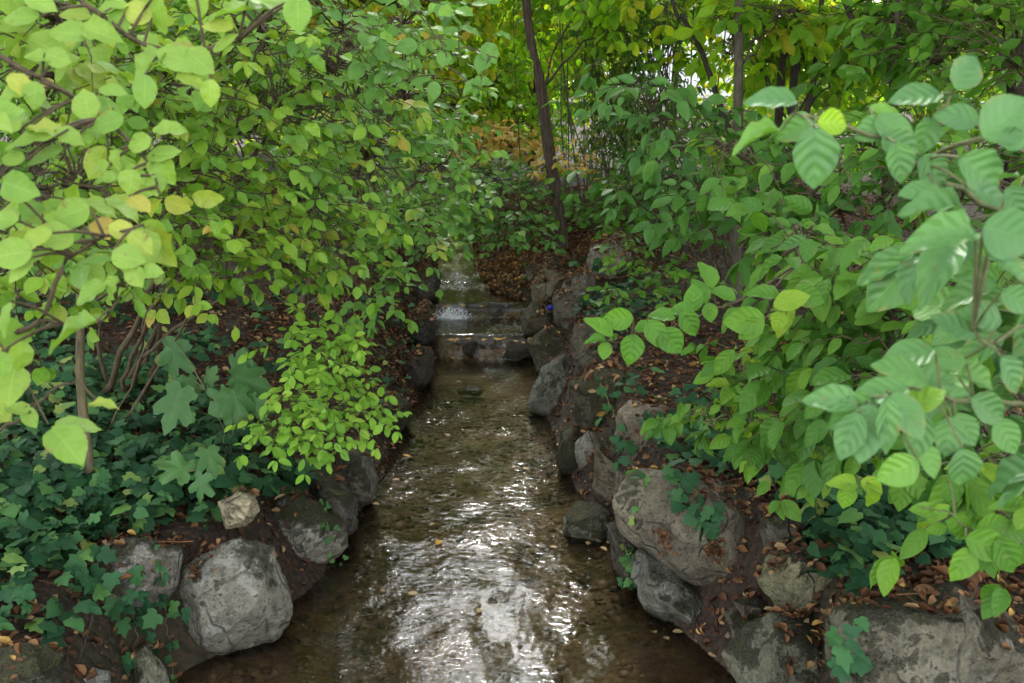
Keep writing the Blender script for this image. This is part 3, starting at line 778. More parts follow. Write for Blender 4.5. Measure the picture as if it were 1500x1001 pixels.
# ------------------------------------------------------------------ plants
def grd(x, y, dz=0): return np.array([x, y, tz(x, y) + dz])
def stem_curves(acc, base, targets, r0, n=14, jit=.14, bow=.18, na=5):
    S = []
    for t in targets:
        b = base + np.array([random.uniform(-jit, jit), random.uniform(-jit, jit), -.03])
        v = t - b; mid = b + v * .45 + np.array([0, 0, bow * np.linalg.norm(v) * .6]) + RG.normal(0, .06, 3) * np.linalg.norm(v) * .5
        c = smooth_curve([b, b + (mid - b) * .5 + RG.normal(0, .03, 3), mid, t], n)
        c[1:-1] += RG.normal(0, .008, (n - 2, 3))
        rk = r0 * random.uniform(.45, 1.05); tubes(acc, c, np.linspace(rk, rk * .3, n), na); S.append(c[int(n * .25):])
    return np.concatenate(S)
def put_parts(root, aL, aW, matL, matW, wood='stems'):
    if aW.n: link(wood, aW.mesh(wood), M[matW], root)
    if aL.n: link('foliage', aL.mesh('foliage'), M[matL], root)
def shrub(label, base, blobs, sp, matL, matW='twig', r0=.012, extra=None, cat='shrub', group=None, name='leafy_shrub', ntg=None):
    base = np.asarray(base, float)
    root = empty(name, base, label, cat, group)
    aL, aW = Acc(), Acc()
    tg = [c + ball(1)[0] * r * .5 for c, r, n in blobs for _ in range(1)]
    S = stem_curves(aW, base, tg, r0)
    foliage(aL, aW, blobs, S, sp)
    if extra: extra(aL, aW, S)
    put_parts(root, aL, aW, matL, matW)
    return root
def hand(aL, aW, T, leaves, asp, nearpts=None, d0=None, fold=1.0, pr=.0016):
    """single leaves: (cx,cy,length px,width px,tip angle on screen,depth,rnd)"""
    for (cx, cy, lp, wp_, an, d, rv) in leaves:
        an = math.radians(an); dv = R_ * math.cos(an) - U_ * math.sin(an) + F_ * random.uniform(-.3, .15)
        dv = nrm(dv); L = lp / FPX * d; c = at(cx, cy, d); b = c - dv * L / 2
        ct = min(1, wp_ / (asp * lp)); st = math.sqrt(1 - ct * ct)
        n0 = nrm(-F_ + dv * np.dot(F_, dv)); pe = np.cross(dv, n0)
        if pe[2] < 0: pe = -pe
        put_leaves(aL, T, b[None], dv[None], (n0 * ct + pe * st)[None], L, max(asp * L * random.uniform(.82, 1.05), wp_ / FPX * d), rv, random.uniform(.5, 1.6) * fold)
        if nearpts is not None:
            q = nearpts[np.argmin(np.linalg.norm(nearpts - b, axis=1))]
            m = (q + b) / 2 + np.array([0, 0, .05 * np.linalg.norm(q - b)])
            tubes(aW, smooth_curve([q, m, b], 6), np.linspace(pr * 1.5, pr, 6), 4)
def branch(aW, P, r0, n=24):
    c = smooth_curve([at(*p) for p in P], n); c[1:-1] += RG.normal(0, .0015, (n - 2, 3))
    tubes(aW, c, np.linspace(r0, r0 * .35, n), 5); return c

VIB = dict(T=T_VIB, L=.066, asp=.68, K=3, tl=.2, tilt=.42, face=(.15, -.5, 0), droop=.4, sag=.2)
VIBM = dict(VIB, T=T_VIBM)
DOG = dict(T=T_DOG, L=.088, asp=.55, K=3, tl=.2, tilt=.42, face=(-.15, -.55, 0), droop=.55, sag=.3)
DOGM = dict(DOG, T=T_DOGM)

# --- left: the nearest yellow-green branches, reaching in from the upper left
def left_near(aL, aW, S):
    b1 = branch(aW, [(-260, -60, 1.5), (-40, 60, 1.4), (120, 150, 1.35), (210, 230, 1.35), (235, 285, 1.35)], .005)
    b2 = branch(aW, [(-200, 560, 1.5), (-20, 500, 1.4), (60, 470, 1.35), (95, 385, 1.35), (160, 345, 1.33), (210, 330, 1.3)], .005)
    b3 = branch(aW, [(-200, -160, 1.5), (60, -40, 1.4), (200, 60, 1.4), (290, 75, 1.4), (350, 60, 1.4)], .005)
    b4 = branch(aW, [(60, 470, 1.35), (140, 474, 1.33), (180, 430, 1.32), (190, 415, 1.32)], .0025)
    b5 = branch(aW, [(-100, 660, 1.5), (20, 620, 1.45), (100, 560, 1.42), (160, 600, 1.4)], .003)
    near = np.concatenate([b1, b2, b3, b4, b5])
    LV = [(100, 47, 62, 38, 190, 1.35, .5), (145, 46, 55, 38, 10, 1.35, .55), (212, 98, 72, 42, 150, 1.38, .45), (262, 84, 70, 46, 200, 1.38, .5), (292, 90, 55, 40, 40, 1.38, .5),
          (280, 118, 46, 26, 10, 1.38, .75), (155, 180, 56, 38, 170, 1.33, .3), (126, 153, 46, 42, 260, 1.33, .55), (165, 133, 42, 24, 0, 1.35, .45), (212, 134, 50, 34, 90, 1.36, .35),
          (203, 210, 42, 30, 170, 1.33, .55), (248, 189, 50, 27, -10, 1.36, .5), (308, 136, 40, 28, 90, 1.38, .7), (26, 275, 58, 46, 20, 1.25, .35), (42, 205, 75, 32, 170, 1.28, .5), (70, 190, 58, 24, 0, 1.3, .85),
          (102, 200, 44, 28, 20, 1.3, .55), (65, 228, 60, 30, 160, 1.3, .4), (240, 225, 52, 28, -15, 1.35, .5), (238, 248, 48, 38, 60, 1.35, .48), (228, 270, 36, 30, 90, 1.35, .5),
          (190, 266, 38, 34, 100, 1.33, .6), (204, 298, 44, 24, 30, 1.33, .95), (105, 312, 52, 44, 160, 1.32, .5), (90, 322, 54, 36, 190, 1.32, .55), (180, 338, 44, 30, 10, 1.32, .9), (206, 355, 44, 28, 40, 1.3, .8),
          (130, 384, 68, 20, 180, 1.3, .2), (187, 377, 52, 36, 10, 1.28, .55), (222, 398, 36, 24, 0, 1.28, .5), (198, 405, 36, 30, 60, 1.28, .6), (132, 428, 54, 34, 150, 1.3, .45), (164, 420, 36, 24, 120, 1.3, .5),
          (100, 484, 86, 30, 165, 1.28, .42), (136, 468, 30, 14, -40, 1.3, .45), (30, 522, 46, 27, 90, 1.28, .6), (15, 372, 64, 46, 170, 1.25, .55), (48, 352, 62, 38, 160, 1.26, .75), (78, 345, 60, 42, 200, 1.3, .6), (30, 395, 50, 32, 130, 1.26, .7),
          (8, 468, 56, 30, 100, 1.22, .45), (4, 535, 40, 26, 90, 1.22, .4), (345, 12, 84, 30, 180, 1.38, .4), (392, 2, 64, 30, 10, 1.38, .5), (436, 20, 54, 42, 90, 1.3, .3), (330, 62, 48, 26, -30, 1.38, .6), (318, 38, 50, 30, 190, 1.38, .85),
          (420, -5, 60, 32, 180, 1.35, .4), (150, 592, 44, 13, -10, 1.38, .8), (24, 598, 42, 16, 200, 1.4, .6), (44, 612, 34, 24, 60, 1.4, .55), (6, 320, 44, 30, 190, 1.25, .5), (14, 140, 50, 30, 170, 1.3, .6), (30, 125, 44, 26, 40, 1.3, .9),
          (50, 140, 42, 34, 100, 1.3, .45), (10, 180, 44, 30, 200, 1.3, .7), (58, 82, 44, 26, 190, 1.35, .5), (85, 85, 40, 30, 20, 1.35, .5), (230, 15, 60, 40, 100, 1.4, .5), (200, 18, 46, 36, 200, 1.4, .85), (160, 12, 58, 30, 170, 1.4, .5), (175, 30, 40, 26, 60, 1.4, .4),
          (110, 20, 52, 30, 190, 1.4, .75), (30, 25, 56, 34, 180, 1.35, .5), (60, 5, 50, 30, 20, 1.35, .55), (290, 5, 46, 30, 80, 1.4, .55), (210, 240, 34, 22, 170, 1.35, .8), (18, 232, 40, 26, 190, 1.28, .55), (170, 232, 30, 20, 100, 1.33, .6), (152, 262, 40, 24, 190, 1.33, .45), (145, 246, 34, 22, 170, 1.34, .7)]
    hand(aL, aW, T_VIB, LV, .72, near)
shrub('yellow green broad leaved shrub whose near branches reach in from the upper left', grd(-1.75, 1.75),
      [blob(-60, 60, 1.5, 90, 120, .15, 10), blob(-60, 330, 1.4, 70, 120, .15, 10), blob(60, 20, 1.75, 120, 60, .15, 10), blob(40, 250, 1.7, 90, 120, .15, 8)],
      dict(VIB, rnd=(.3, .85)), 'leaf_yellow', r0=.012, extra=left_near)
shrub('tall broad leaved shrub of mixed green leaves behind the yellow branches on the left', grd(-2.15, 3.1),
      [blob(60, 110, 2.5, 130, 110, .3, 51), blob(220, 130, 2.7, 130, 110, .3, 54), blob(120, 290, 2.6, 130, 80, .3, 39), blob(330, 60, 2.8, 110, 90, .3, 42), blob(10, 380, 2.5, 90, 50, .25, 21), blob(280, 260, 2.9, 100, 70, .25, 30), blob(290, 365, 3.0, 90, 30, .25, 26), blob(170, 340, 2.7, 70, 30, .2, 14)],
      dict(VIB, rnd=(.2, .85), L=.052), 'leaf_left', r0=.016, cat='shrub')
shrub('wide green shrub with rounded leaves in the middle of the left bank', grd(-1.75, 4.3),
      [blob(380, 190, 3.2, 110, 110, .35, 52), blob(330, 330, 3.4, 100, 60, .3, 41), blob(470, 120, 3.4, 100, 110, .35, 64), blob(460, 300, 3.5, 90, 70, .3, 51), blob(420, 385, 3.6, 80, 40, .2, 22), blob(250, 390, 3.3, 80, 40, .2, 19), blob(220, 230, 3.4, 120, 110, .3, 41)],
      dict(VIB, rnd=(.2, .9), L=.052, T=T_VIBM), 'leaf_left', r0=.018)
shrub('green shrub leaning its leafy twigs over the stream from the left bank', grd(-1.25, 5.4),
      [blob(545, 200, 4.3, 90, 120, .4, 73), blob(590, 330, 4.6, 70, 60, .3, 41), blob(540, 400, 4.7, 60, 40, .25, 22), blob(610, 130, 4.4, 80, 70, .3, 35), blob(640, 260, 4.8, 60, 60, .3, 32), blob(500, 330, 4.5, 70, 60, .3, 35), blob(560, 70, 4.2, 110, 60, .4, 41)],
      dict(VIB, rnd=(.2, .85), L=.058, T=T_VIBM), 'leaf_pale', r0=.018)
def hang_twig(aL, aW, S):
    b = branch(aW, [(560, -60, 3.0), (645, 60, 3.0), (690, 70, 3.0), (728, 85, 3.0)], .003)
    b2 = branch(aW, [(645, 60, 3.0), (655, 90, 3.0), (640, 110, 3.0)], .002)
    hand(aL, aW, T_VIB, [(718, 78, 34, 26, 60, 3, .3), (737, 52, 30, 11, 0, 3, .3), (660, 66, 28, 18, -10, 3, .35), (650, 86, 26, 22, 100, 3, .4), (595, 68, 34, 24, 170, 3, .3), (690, 128, 30, 20, 150, 3, .35), (706, 120, 34, 20, -10, 3, .3), (636, 133, 28, 20, 90, 3, .3),
                          (615, 118, 36, 20, 160, 3, .3), (662, 45, 28, 16, -20, 3, .4), (690, 45, 36, 16, 10, 3, .35), (706, 92, 30, 24, 120, 3, .2), (575, 118, 30, 16, 180, 3, .3)], .72, np.concatenate([b, b2]))
shrub('pale shrub with hanging twigs at the top left of the stream gap', grd(-1.5, 3.7), [blob(560, 20, 3.2, 80, 60, .3, 12), blob(480, 30, 3.2, 70, 50, .3, 14)],
      dict(VIB, rnd=(.15, .55), L=.062), 'leaf_pale', r0=.01, extra=hang_twig)
shrub('dim green shrub deep behind the left bank undergrowth', grd(-3.4, 6.0),
      [blob(60, 200, 5.5, 160, 140, .8, 90), blob(250, 150, 6, 160, 150, .8, 105), blob(380, 60, 6, 150, 80, .8, 75), blob(120, 60, 5.5, 160, 90, .8, 75), blob(150, 360, 5.5, 180, 40, .6, 39)],
      dict(VIB, rnd=(.0, .5), L=.075, T=T_LOW), 'leaf_left', r0=.02)
shrub('green shrub standing behind the leaning shrub left of the upper stream', grd(-1.5, 7.4),
      [blob(500, 120, 6.3, 100, 120, .6, 84), blob(620, 250, 6.8, 70, 80, .5, 56), blob(560, 180, 6.4, 90, 80, .5, 50), blob(640, 190, 7.2, 60, 60, .4, 36)],
      dict(VIB, rnd=(.2, .7), L=.075, T=T_LOW), 'leaf_pale', r0=.02)
# small lime shrub
shrub('low lime green shrub with small paired leaves above the left bank rocks', grd(-.98, 4.25),
      [blob(430, 490, 3.55, 40, 30, .15, 13), blob(485, 545, 3.5, 50, 35, .15, 20), blob(430, 585, 3.4, 40, 30, .15, 18), blob(395, 630, 3.35, 25, 14, .1, 7), blob(490, 600, 3.4, 40, 18, .12, 12), blob(500, 490, 3.6, 30, 22, .12, 8), blob(430, 640, 3.32, 24, 10, .08, 4)],
      dict(T=T_SML, L=.043, asp=.6, K=5, tl=.14, tilt=.35, face=(.1, -.6, 0), droop=.3, sag=.4, rnd=(.1, .8), dir=(.3, -.5, -.1), wr=.0015), 'leaf_lime', r0=.006)
# sycamore
def syc(aL, aW, S):
    hand(aL, aW, T_SYC, [(252, 532, 62, 58, 100, 3.6, .3), (252, 604, 74, 68, 110, 3.45, .45), (276, 572, 40, 34, 80, 3.5, .4), (352, 530, 44, 42, -80, 3.6, .3), (372, 560, 56, 46, 20, 3.55, .5), (322, 596, 40, 60, 150, 3.45, .4), (350, 600, 62, 52, 70, 3.45, .5), (310, 548, 30, 26, -60, 3.6, .7),
                          (250, 682, 54, 46, 200, 3.2, .8), (310, 680, 46, 36, 70, 3.2, .5), (292, 718, 44, 40, 100, 3.15, .4), (375, 600, 40, 40, 40, 3.5, .6)], 1.0, S, pr=.0018)
b = hit(305, 690); root = empty('sycamore_sapling', b, 'small maple like sapling with broad dark lobed leaves among the ivy', 'sapling'); aL, aW = Acc(), Acc()
S = stem_curves(aW, b, [at(300, 570, 3.5), at(330, 590, 3.5), at(290, 690, 3.2)], .005); syc(aL, aW, S); put_parts(root, aL, aW, 'leaf_sycamore', 'twig_green')

# --- right: dogwoods
def right_near(aL, aW, S):
    b1 = branch(aW, [(1640, 420, 1.3), (1500, 330, 1.15), (1380, 265, 1.1), (1290, 205, 1.08), (1200, 172, 1.06), (1165, 163, 1.06)], .0045)
    b2 = branch(aW, [(1640, 300, 1.3), (1520, 230, 1.15), (1440, 190, 1.1), (1395, 160, 1.1), (1390, 130, 1.1)], .004)
    b3 = branch(aW, [(1650, 560, 1.3), (1560, 480, 1.15), (1500, 480, 1.05), (1455, 502, 1.02), (1425, 485, 1.0)], .003)
    b4 = branch(aW, [(1455, 502, 1.02), (1470, 520, 1.02)], .002)
    b5 = branch(aW, [(1660, 700, 1.4), (1520, 600, 1.2), (1420, 590, 1.1), (1330, 570, 1.05), (1260, 590, 1.03)], .004)
    near = np.concatenate([b1, b2, b3, b4, b5])
    LV = [(1130, 146, 78, 40, 185, 1.05, .3), (1194, 232, 90, 70, 85, 1.02, .25), (1222, 180, 54, 40, 0, 1.05, 1.0), (1108, 198, 74, 28, 170, 1.08, .75), (1165, 188, 60, 42, 150, 1.1, .5), (1416, 104, 66, 50, -55, 1.08, .2), (1342, 141, 80, 40, 175, 1.1, .3),
          (1402, 172, 64, 42, 190, 1.08, .2), (1474, 172, 92, 76, -40, 1.0, .3), (1312, 190, 70, 46, 40, 1.07, .4), (1320, 214, 60, 48, 30, 1.06, .35), (1276, 190, 52, 40, 150, 1.08, .3), (1318, 238, 60, 44, 80, 1.04, .45), (1368, 252, 60, 48, 50, 1.05, .35), (1355, 200, 60, 40, 110, 1.1, .25), (1300, 165, 54, 30, 20, 1.1, .8),
          (1440, 255, 84, 66, 35, .98, .25), (1450, 285, 80, 44, 20, .98, .3), (1370, 300, 90, 40, 190, 1.0, .45), (1345, 280, 60, 34, 170, 1.02, .5), (1382, 345, 110, 60, 178, .92, .5), (1480, 345, 80, 80, 20, .85, .15), (1480, 390, 70, 40, 30, .85, .3), (1490, 300, 60, 44, 60, .95, .25),
          (1398, 476, 74, 44, 205, 1.0, .15), (1438, 462, 70, 44, 190, 1.0, .25), (1482, 550, 66, 42, 60, .98, .15), (1485, 205, 50, 36, 10, 1.0, .3), (1495, 440, 60, 44, 20, .95, .4),
          (1218, 586, 78, 46, 190, 1.0, .35), (1250, 605, 80, 52, 150, 1.0, .3), (1268, 635, 90, 56, 105, .98, .3), (1300, 625, 88, 50, 85, .98, .35), (1244, 640, 76, 44, 110, .98, .35), (1330, 610, 80, 52, 60, 1.0, .4), (1290, 575, 90, 44, 175, 1.02, .5), (1320, 545, 90, 42, 200, 1.05, .55), (1330, 520, 80, 40, 170, 1.08, .45),
          (1315, 690, 66, 52, 150, 1.02, .75), (1362, 675, 56, 36, 70, 1.03, .6), (1411, 686, 60, 52, 85, 1.03, .4), (1390, 640, 60, 50, 100, 1.05, .4), (1415, 630, 54, 40, 60, 1.06, .5), (1365, 560, 90, 46, -20, 1.1, .5), (1400, 585, 80, 44, 10, 1.1, .5), (1450, 600, 70, 46, 30, 1.1, .45), (1355, 585, 70, 34, -30, 1.05, .9), (1345, 640, 70, 44, 100, 1.02, .4), (1435, 555, 70, 40, 10, 1.12, .6), (1475, 640, 60, 44, 60, 1.15, .5), (1380, 525, 70, 40, 190, 1.12, .55)]
    hand(aL, aW, T_DOG, LV, .66, near, fold=1.1, pr=.0013)
shrub('pale blue green dogwood whose big near leaves hang in from the right edge', grd(1.7, 1.55),
      [blob(1580, 250, 1.2, 60, 110, .12, 9), blob(1590, 500, 1.2, 60, 90, .12, 8), blob(1640, 620, 1.25, 40, 40, .1, 3)], dict(DOG, rnd=(.2, .6)), 'leaf_dogwood_pale', 'twig_green', r0=.012, extra=right_near)
def right_low(aL, aW, S):
    b1 = branch(aW, [(1660, 860, 1.7), (1520, 800, 1.55), (1440, 788, 1.5), (1390, 750, 1.5), (1345, 742, 1.5)], .003)
    b2 = branch(aW, [(1440, 788, 1.5), (1480, 760, 1.5), (1490, 720, 1.5)], .002)
    b3 = branch(aW, [(1500, 650, 1.9), (1340, 690, 1.8), (1265, 700, 1.75), (1240, 712, 1.75)], .002)
    hand(aL, aW, T_DOG, [(1409, 828, 56, 42, 120, 1.45, .7), (1450, 800, 70, 48, 20, 1.45, .6), (1475, 815, 64, 44, 60, 1.45, .5), (1455, 772, 60, 40, -20, 1.48, .6), (1405, 770, 46, 34, 200, 1.5, .6), (1355, 748, 46, 26, 190, 1.5, .7), (1378, 748, 32, 22, -20, 1.5, .8), (1440, 815, 50, 36, 90, 1.46, .4), (1484, 780, 56, 40, 10, 1.5, .5), (1495, 745, 50, 40, -10, 1.5, .5),
                          (1236, 708, 44, 26, 190, 1.72, .9), (1240, 728, 38, 30, 100, 1.72, .85), (1278, 712, 36, 26, 30, 1.72, .95), (1276, 728, 40, 26, 80, 1.72, .9), (1390, 720, 34, 26, 100, 1.6, .5), (1372, 775, 30, 20, 170, 1.52, .6)], .66, np.concatenate([b1, b2, b3]), pr=.0013)
shrub('bright green dogwood with low twigs above the bottom right boulder', grd(1.75, 2.2),
      [blob(1580, 700, 1.75, 40, 60, .12, 5), blob(1470, 700, 1.9, 60, 60, .15, 6)], dict(DOG, rnd=(.4, .85), L=.08), 'leaf_dogwood', 'twig_green', r0=.008, extra=right_low)
def mid_twig(aL, aW, S):
    b1 = branch(aW, [(1180, 380, 2.4), (1085, 440, 2.15), (1040, 455, 2.1), (985, 480, 2.05), (930, 500, 2.0), (900, 503, 2.0)], .003)
    b2 = branch(aW, [(1180, 380, 2.4), (1135, 420, 2.2), (1122, 460, 2.15), (1100, 478, 2.15)], .0025)
    hand(aL, aW, T_DOG, [(904, 468, 48, 34, 175, 1.98, .6), (878, 478, 50, 24, 215, 1.97, .7), (872, 498, 32, 16, 185, 1.97, .5), (886, 514, 28, 22, 100, 1.98, .6), (925, 512, 46, 36, 100, 1.98, .5), (962, 490, 50, 34, 60, 2.0, .55), (984, 500, 46, 40, 50, 2.0, .45), (948, 478, 40, 22, -20, 2.02, .55), (970, 462, 40, 20, 190, 2.03, .5),
                          (1010, 474, 44, 32, 60, 2.05, .5), (1000, 455, 40, 22, 190, 2.06, .5), (1016, 436, 42, 30, -90, 2.08, .5), (1025, 426, 42, 28, -120, 2.1, .45), (1040, 458, 30, 24, 80, 2.08, .6), (1060, 430, 44, 24, 200, 2.1, .5), (1036, 402, 44, 28, -110, 2.1, .55), (1090, 470, 62, 42, 175, 2.08, .7), (1100, 482, 46, 30, 140, 2.08, .75), (1160, 440, 56, 34, -20, 2.1, .95), (1140, 470, 30, 26, 110, 2.1, .95), (1120, 430, 54, 26, 190, 2.12, .5), (1185, 435, 50, 34, 20, 2.12, .5)], .66, np.concatenate([b1, b2]))
shrub('dogwood holding one long leafy twig out toward the stream from the right', grd(1.65, 2.9),
      [blob(1260, 400, 2.4, 80, 60, .25, 18), blob(1160, 350, 2.6, 60, 50, .25, 14), blob(1210, 480, 2.5, 60, 40, .2, 14), blob(1340, 480, 2.3, 80, 60, .25, 16)], dict(DOG, rnd=(.25, .75), L=.085, tl=.16), 'leaf_dogwood', 'twig', r0=.012, extra=mid_twig)
shrub('dense dark green dogwood filling the right side of the bank', grd(1.95, 2.6),
      [blob(1420, 400, 2.1, 100, 80, .3, 14), blob(1320, 540, 2.2, 80, 40, .3, 18), blob(1450, 560, 1.9, 80, 80, .3, 11), blob(1220, 570, 2.4, 70, 40, .25, 17), blob(1450, 690, 2.1, 60, 40, .2, 6), blob(1320, 630, 2.2, 50, 25, .2, 5)], dict(DOG, rnd=(.05, .6), L=.085, tl=.17), 'leaf_dogwood', 'twig', r0=.014)
shrub('low bright leaved dogwood growing over the tan block and ivy on the right', grd(1.1, 3.65),
      [blob(1090, 565, 2.9, 45, 30, .18, 10), blob(1050, 610, 2.9, 35, 20, .18, 8), blob(1120, 615, 2.8, 60, 30, .18, 15), blob(1180, 630, 2.7, 60, 30, .2, 13), blob(1150, 560, 2.9, 60, 30, .2, 12), blob(1070, 530, 3.1, 40, 20, .2, 4)], dict(DOG, rnd=(.35, .95), L=.068, tl=.13), 'leaf_dogwood', 'twig_green', r0=.006)
shrub('broad dogwood thicket at head height behind the long leafy twig', grd(1.9, 4.6),
      [blob(1060, 230, 3.6, 70, 40, .4, 20), blob(1180, 270, 3.6, 90, 50, .4, 26), blob(1330, 280, 3.4, 100, 70, .4, 26), blob(1450, 230, 3.2, 80, 80, .4, 20), blob(1090, 310, 3.7, 60, 35, .3, 13), blob(1240, 360, 3.5, 90, 40, .3, 17), blob(1400, 430, 3.2, 90, 50, .3, 15)], dict(DOGM, rnd=(.05, .75), L=.082, tl=.2), 'leaf_dogwood', 'twig', r0=.018)
shrub('deep green dogwood under the trees at the right edge', grd(3.4, 5.6),
      [blob(1350, 90, 4.8, 140, 90, .6, 46), blob(1480, 60, 4.6, 100, 110, .6, 40), blob(1250, 200, 5.2, 110, 25, .5, 22), blob(1120, 205, 5.4, 110, 18, .5, 20), blob(1470, 300, 4.6, 110, 100, .5, 40)], dict(DOGM, rnd=(.0, .55), L=.10, tl=.28, T=T_LOW), 'leaf_mid', 'twig', r0=.02)
shrub('blue green shrub with level sprays right of the vine wrapped trunk', grd(1.35, 6.0),
      [blob(960, 150, 5.0, 60, 30, .3, 12), blob(990, 210, 5.1, 60, 40, .3, 18), blob(930, 130, 5.0, 60, 20, .2, 5), blob(1000, 260, 5.0, 60, 30, .3, 18), blob(930, 270, 5.3, 60, 30, .3, 12), blob(880, 95, 5.0, 16, 6, .1, 1)], dict(DOGM, rnd=(.05, .5), L=.10, tl=.26), 'leaf_centre', 'twig', r0=.012)
# --- centre
CEN = dict(T=T_SML, L=.075, asp=.62, K=3, tl=.22, tilt=.4, face=(0, -.4, 0), droop=.35, sag=.3, rnd=(.1, .8))
shrub('low green shrub spreading over the upper stream above the rapid', grd(.15, 8.6),
      [blob(740, 310, 7.6, 55, 45, .4, 46), blob(775, 300, 8.0, 30, 40, .3, 26), blob(720, 260, 8.0, 60, 40, .4, 40), blob(765, 345, 7.5, 40, 20, .25, 14), blob(850, 300, 8.6, 40, 30, .3, 18)], CEN, 'leaf_centre', r0=.01)
shrub('dim green shrub crowding the left of the upper stream', grd(-1.0, 8.8),
      [blob(630, 320, 7.8, 50, 30, .4, 26), blob(650, 270, 8.2, 50, 40, .4, 36), blob(600, 250, 8.4, 60, 50, .4, 30), blob(690, 285, 9.0, 40, 30, .4, 20)], dict(CEN, rnd=(.0, .9)), 'leaf_centre', r0=.01)
shrub('dark low shrub beside the grey rock behind the vine wrapped trunk', grd(1.4, 8.0),
      [blob(900, 300, 7.6, 60, 30, .4, 44), blob(960, 290, 7.4, 60, 40, .4, 40), blob(910, 325, 7.4, 30, 10, .3, 10), blob(1010, 320, 6.6, 60, 30, .4, 22)], dict(CEN, rnd=(.0, .5), L=.07), 'leaf_mid', r0=.01)
shrub('sparse seedling shrub on the litter bank right of the grey rock', grd(1.35, 5.9),
      [blob(960, 400, 5.4, 60, 30, .3, 14), blob(1000, 430, 5.0, 60, 30, .3, 14), blob(900, 440, 5.2, 40, 24, .2, 9), blob(930, 360, 5.8, 50, 24, .3, 11)], dict(CEN, rnd=(.0, .6), L=.055, tl=.14), 'leaf_mid', r0=.005)
shrub('orange yellow leaved shrub in the gap above the upper stream', grd(-.35, 11.8),
      [blob(690, 205, 11.2, 60, 16, .6, 64), blob(735, 195, 11.4, 40, 12, .6, 34), blob(650, 220, 11.0, 34, 12, .5, 24), blob(760, 205, 11.2, 30, 12, .5, 16)], dict(CEN, T=T_LOW, L=.10, rnd=(.25, 1), tl=.25, K=3), 'leaf_orange', r0=.012)
shrub('orange leaved sprig shrub at the base of the vine wrapped trunk', grd(.75, 7.9),
      [blob(815, 225, 7.8, 22, 12, .15, 7), blob(850, 235, 8.0, 36, 14, .2, 7), blob(880, 250, 8.2, 26, 10, .2, 5), blob(800, 250, 7.8, 12, 14, .1, 4)], dict(CEN, T=T_LOW, L=.065, rnd=(.3, 1), tl=.15), 'leaf_orange', r0=.004)
# thicket of thin upright shoots
root = empty('shoot_thicket', grd(1.15, 9.0), 'thicket of thin upright shoots with narrow leaves behind the vine wrapped trunk', 'thicket'); aL, aW = Acc(), Acc()
ST = []
for k in range(46):
    x, y = 1.0 + RG.normal(0, .36), 9.0 + RG.normal(0, .35); b = grd(x, y, -.03)
    t = b + np.array([RG.normal(0, .38), RG.normal(0, .2), RG.uniform(1.3, 3.0)])
    c = smooth_curve([b, (b + t) / 2 + RG.normal(0, .05, 3), t], 10); tubes(aW, c, np.linspace(.006, .0025, 10) * RG.uniform(.6, 1.5), 4); ST.append(c[2:])
ST = np.concatenate(ST)
foliage(aL, aW, [(np.array([1.05, 9.0, 1.7]), np.array([.55, .5, 1.1]), 640)], ST, dict(T=T_LAN, L=.10, asp=.24, K=3, tl=.16, tilt=.6, face=(0, -.5, 0), droop=.8, sag=.3, rnd=(0, .9), wr=.0012))
put_parts(root, aL, aW, 'leaf_narrow', 'bark_grey')

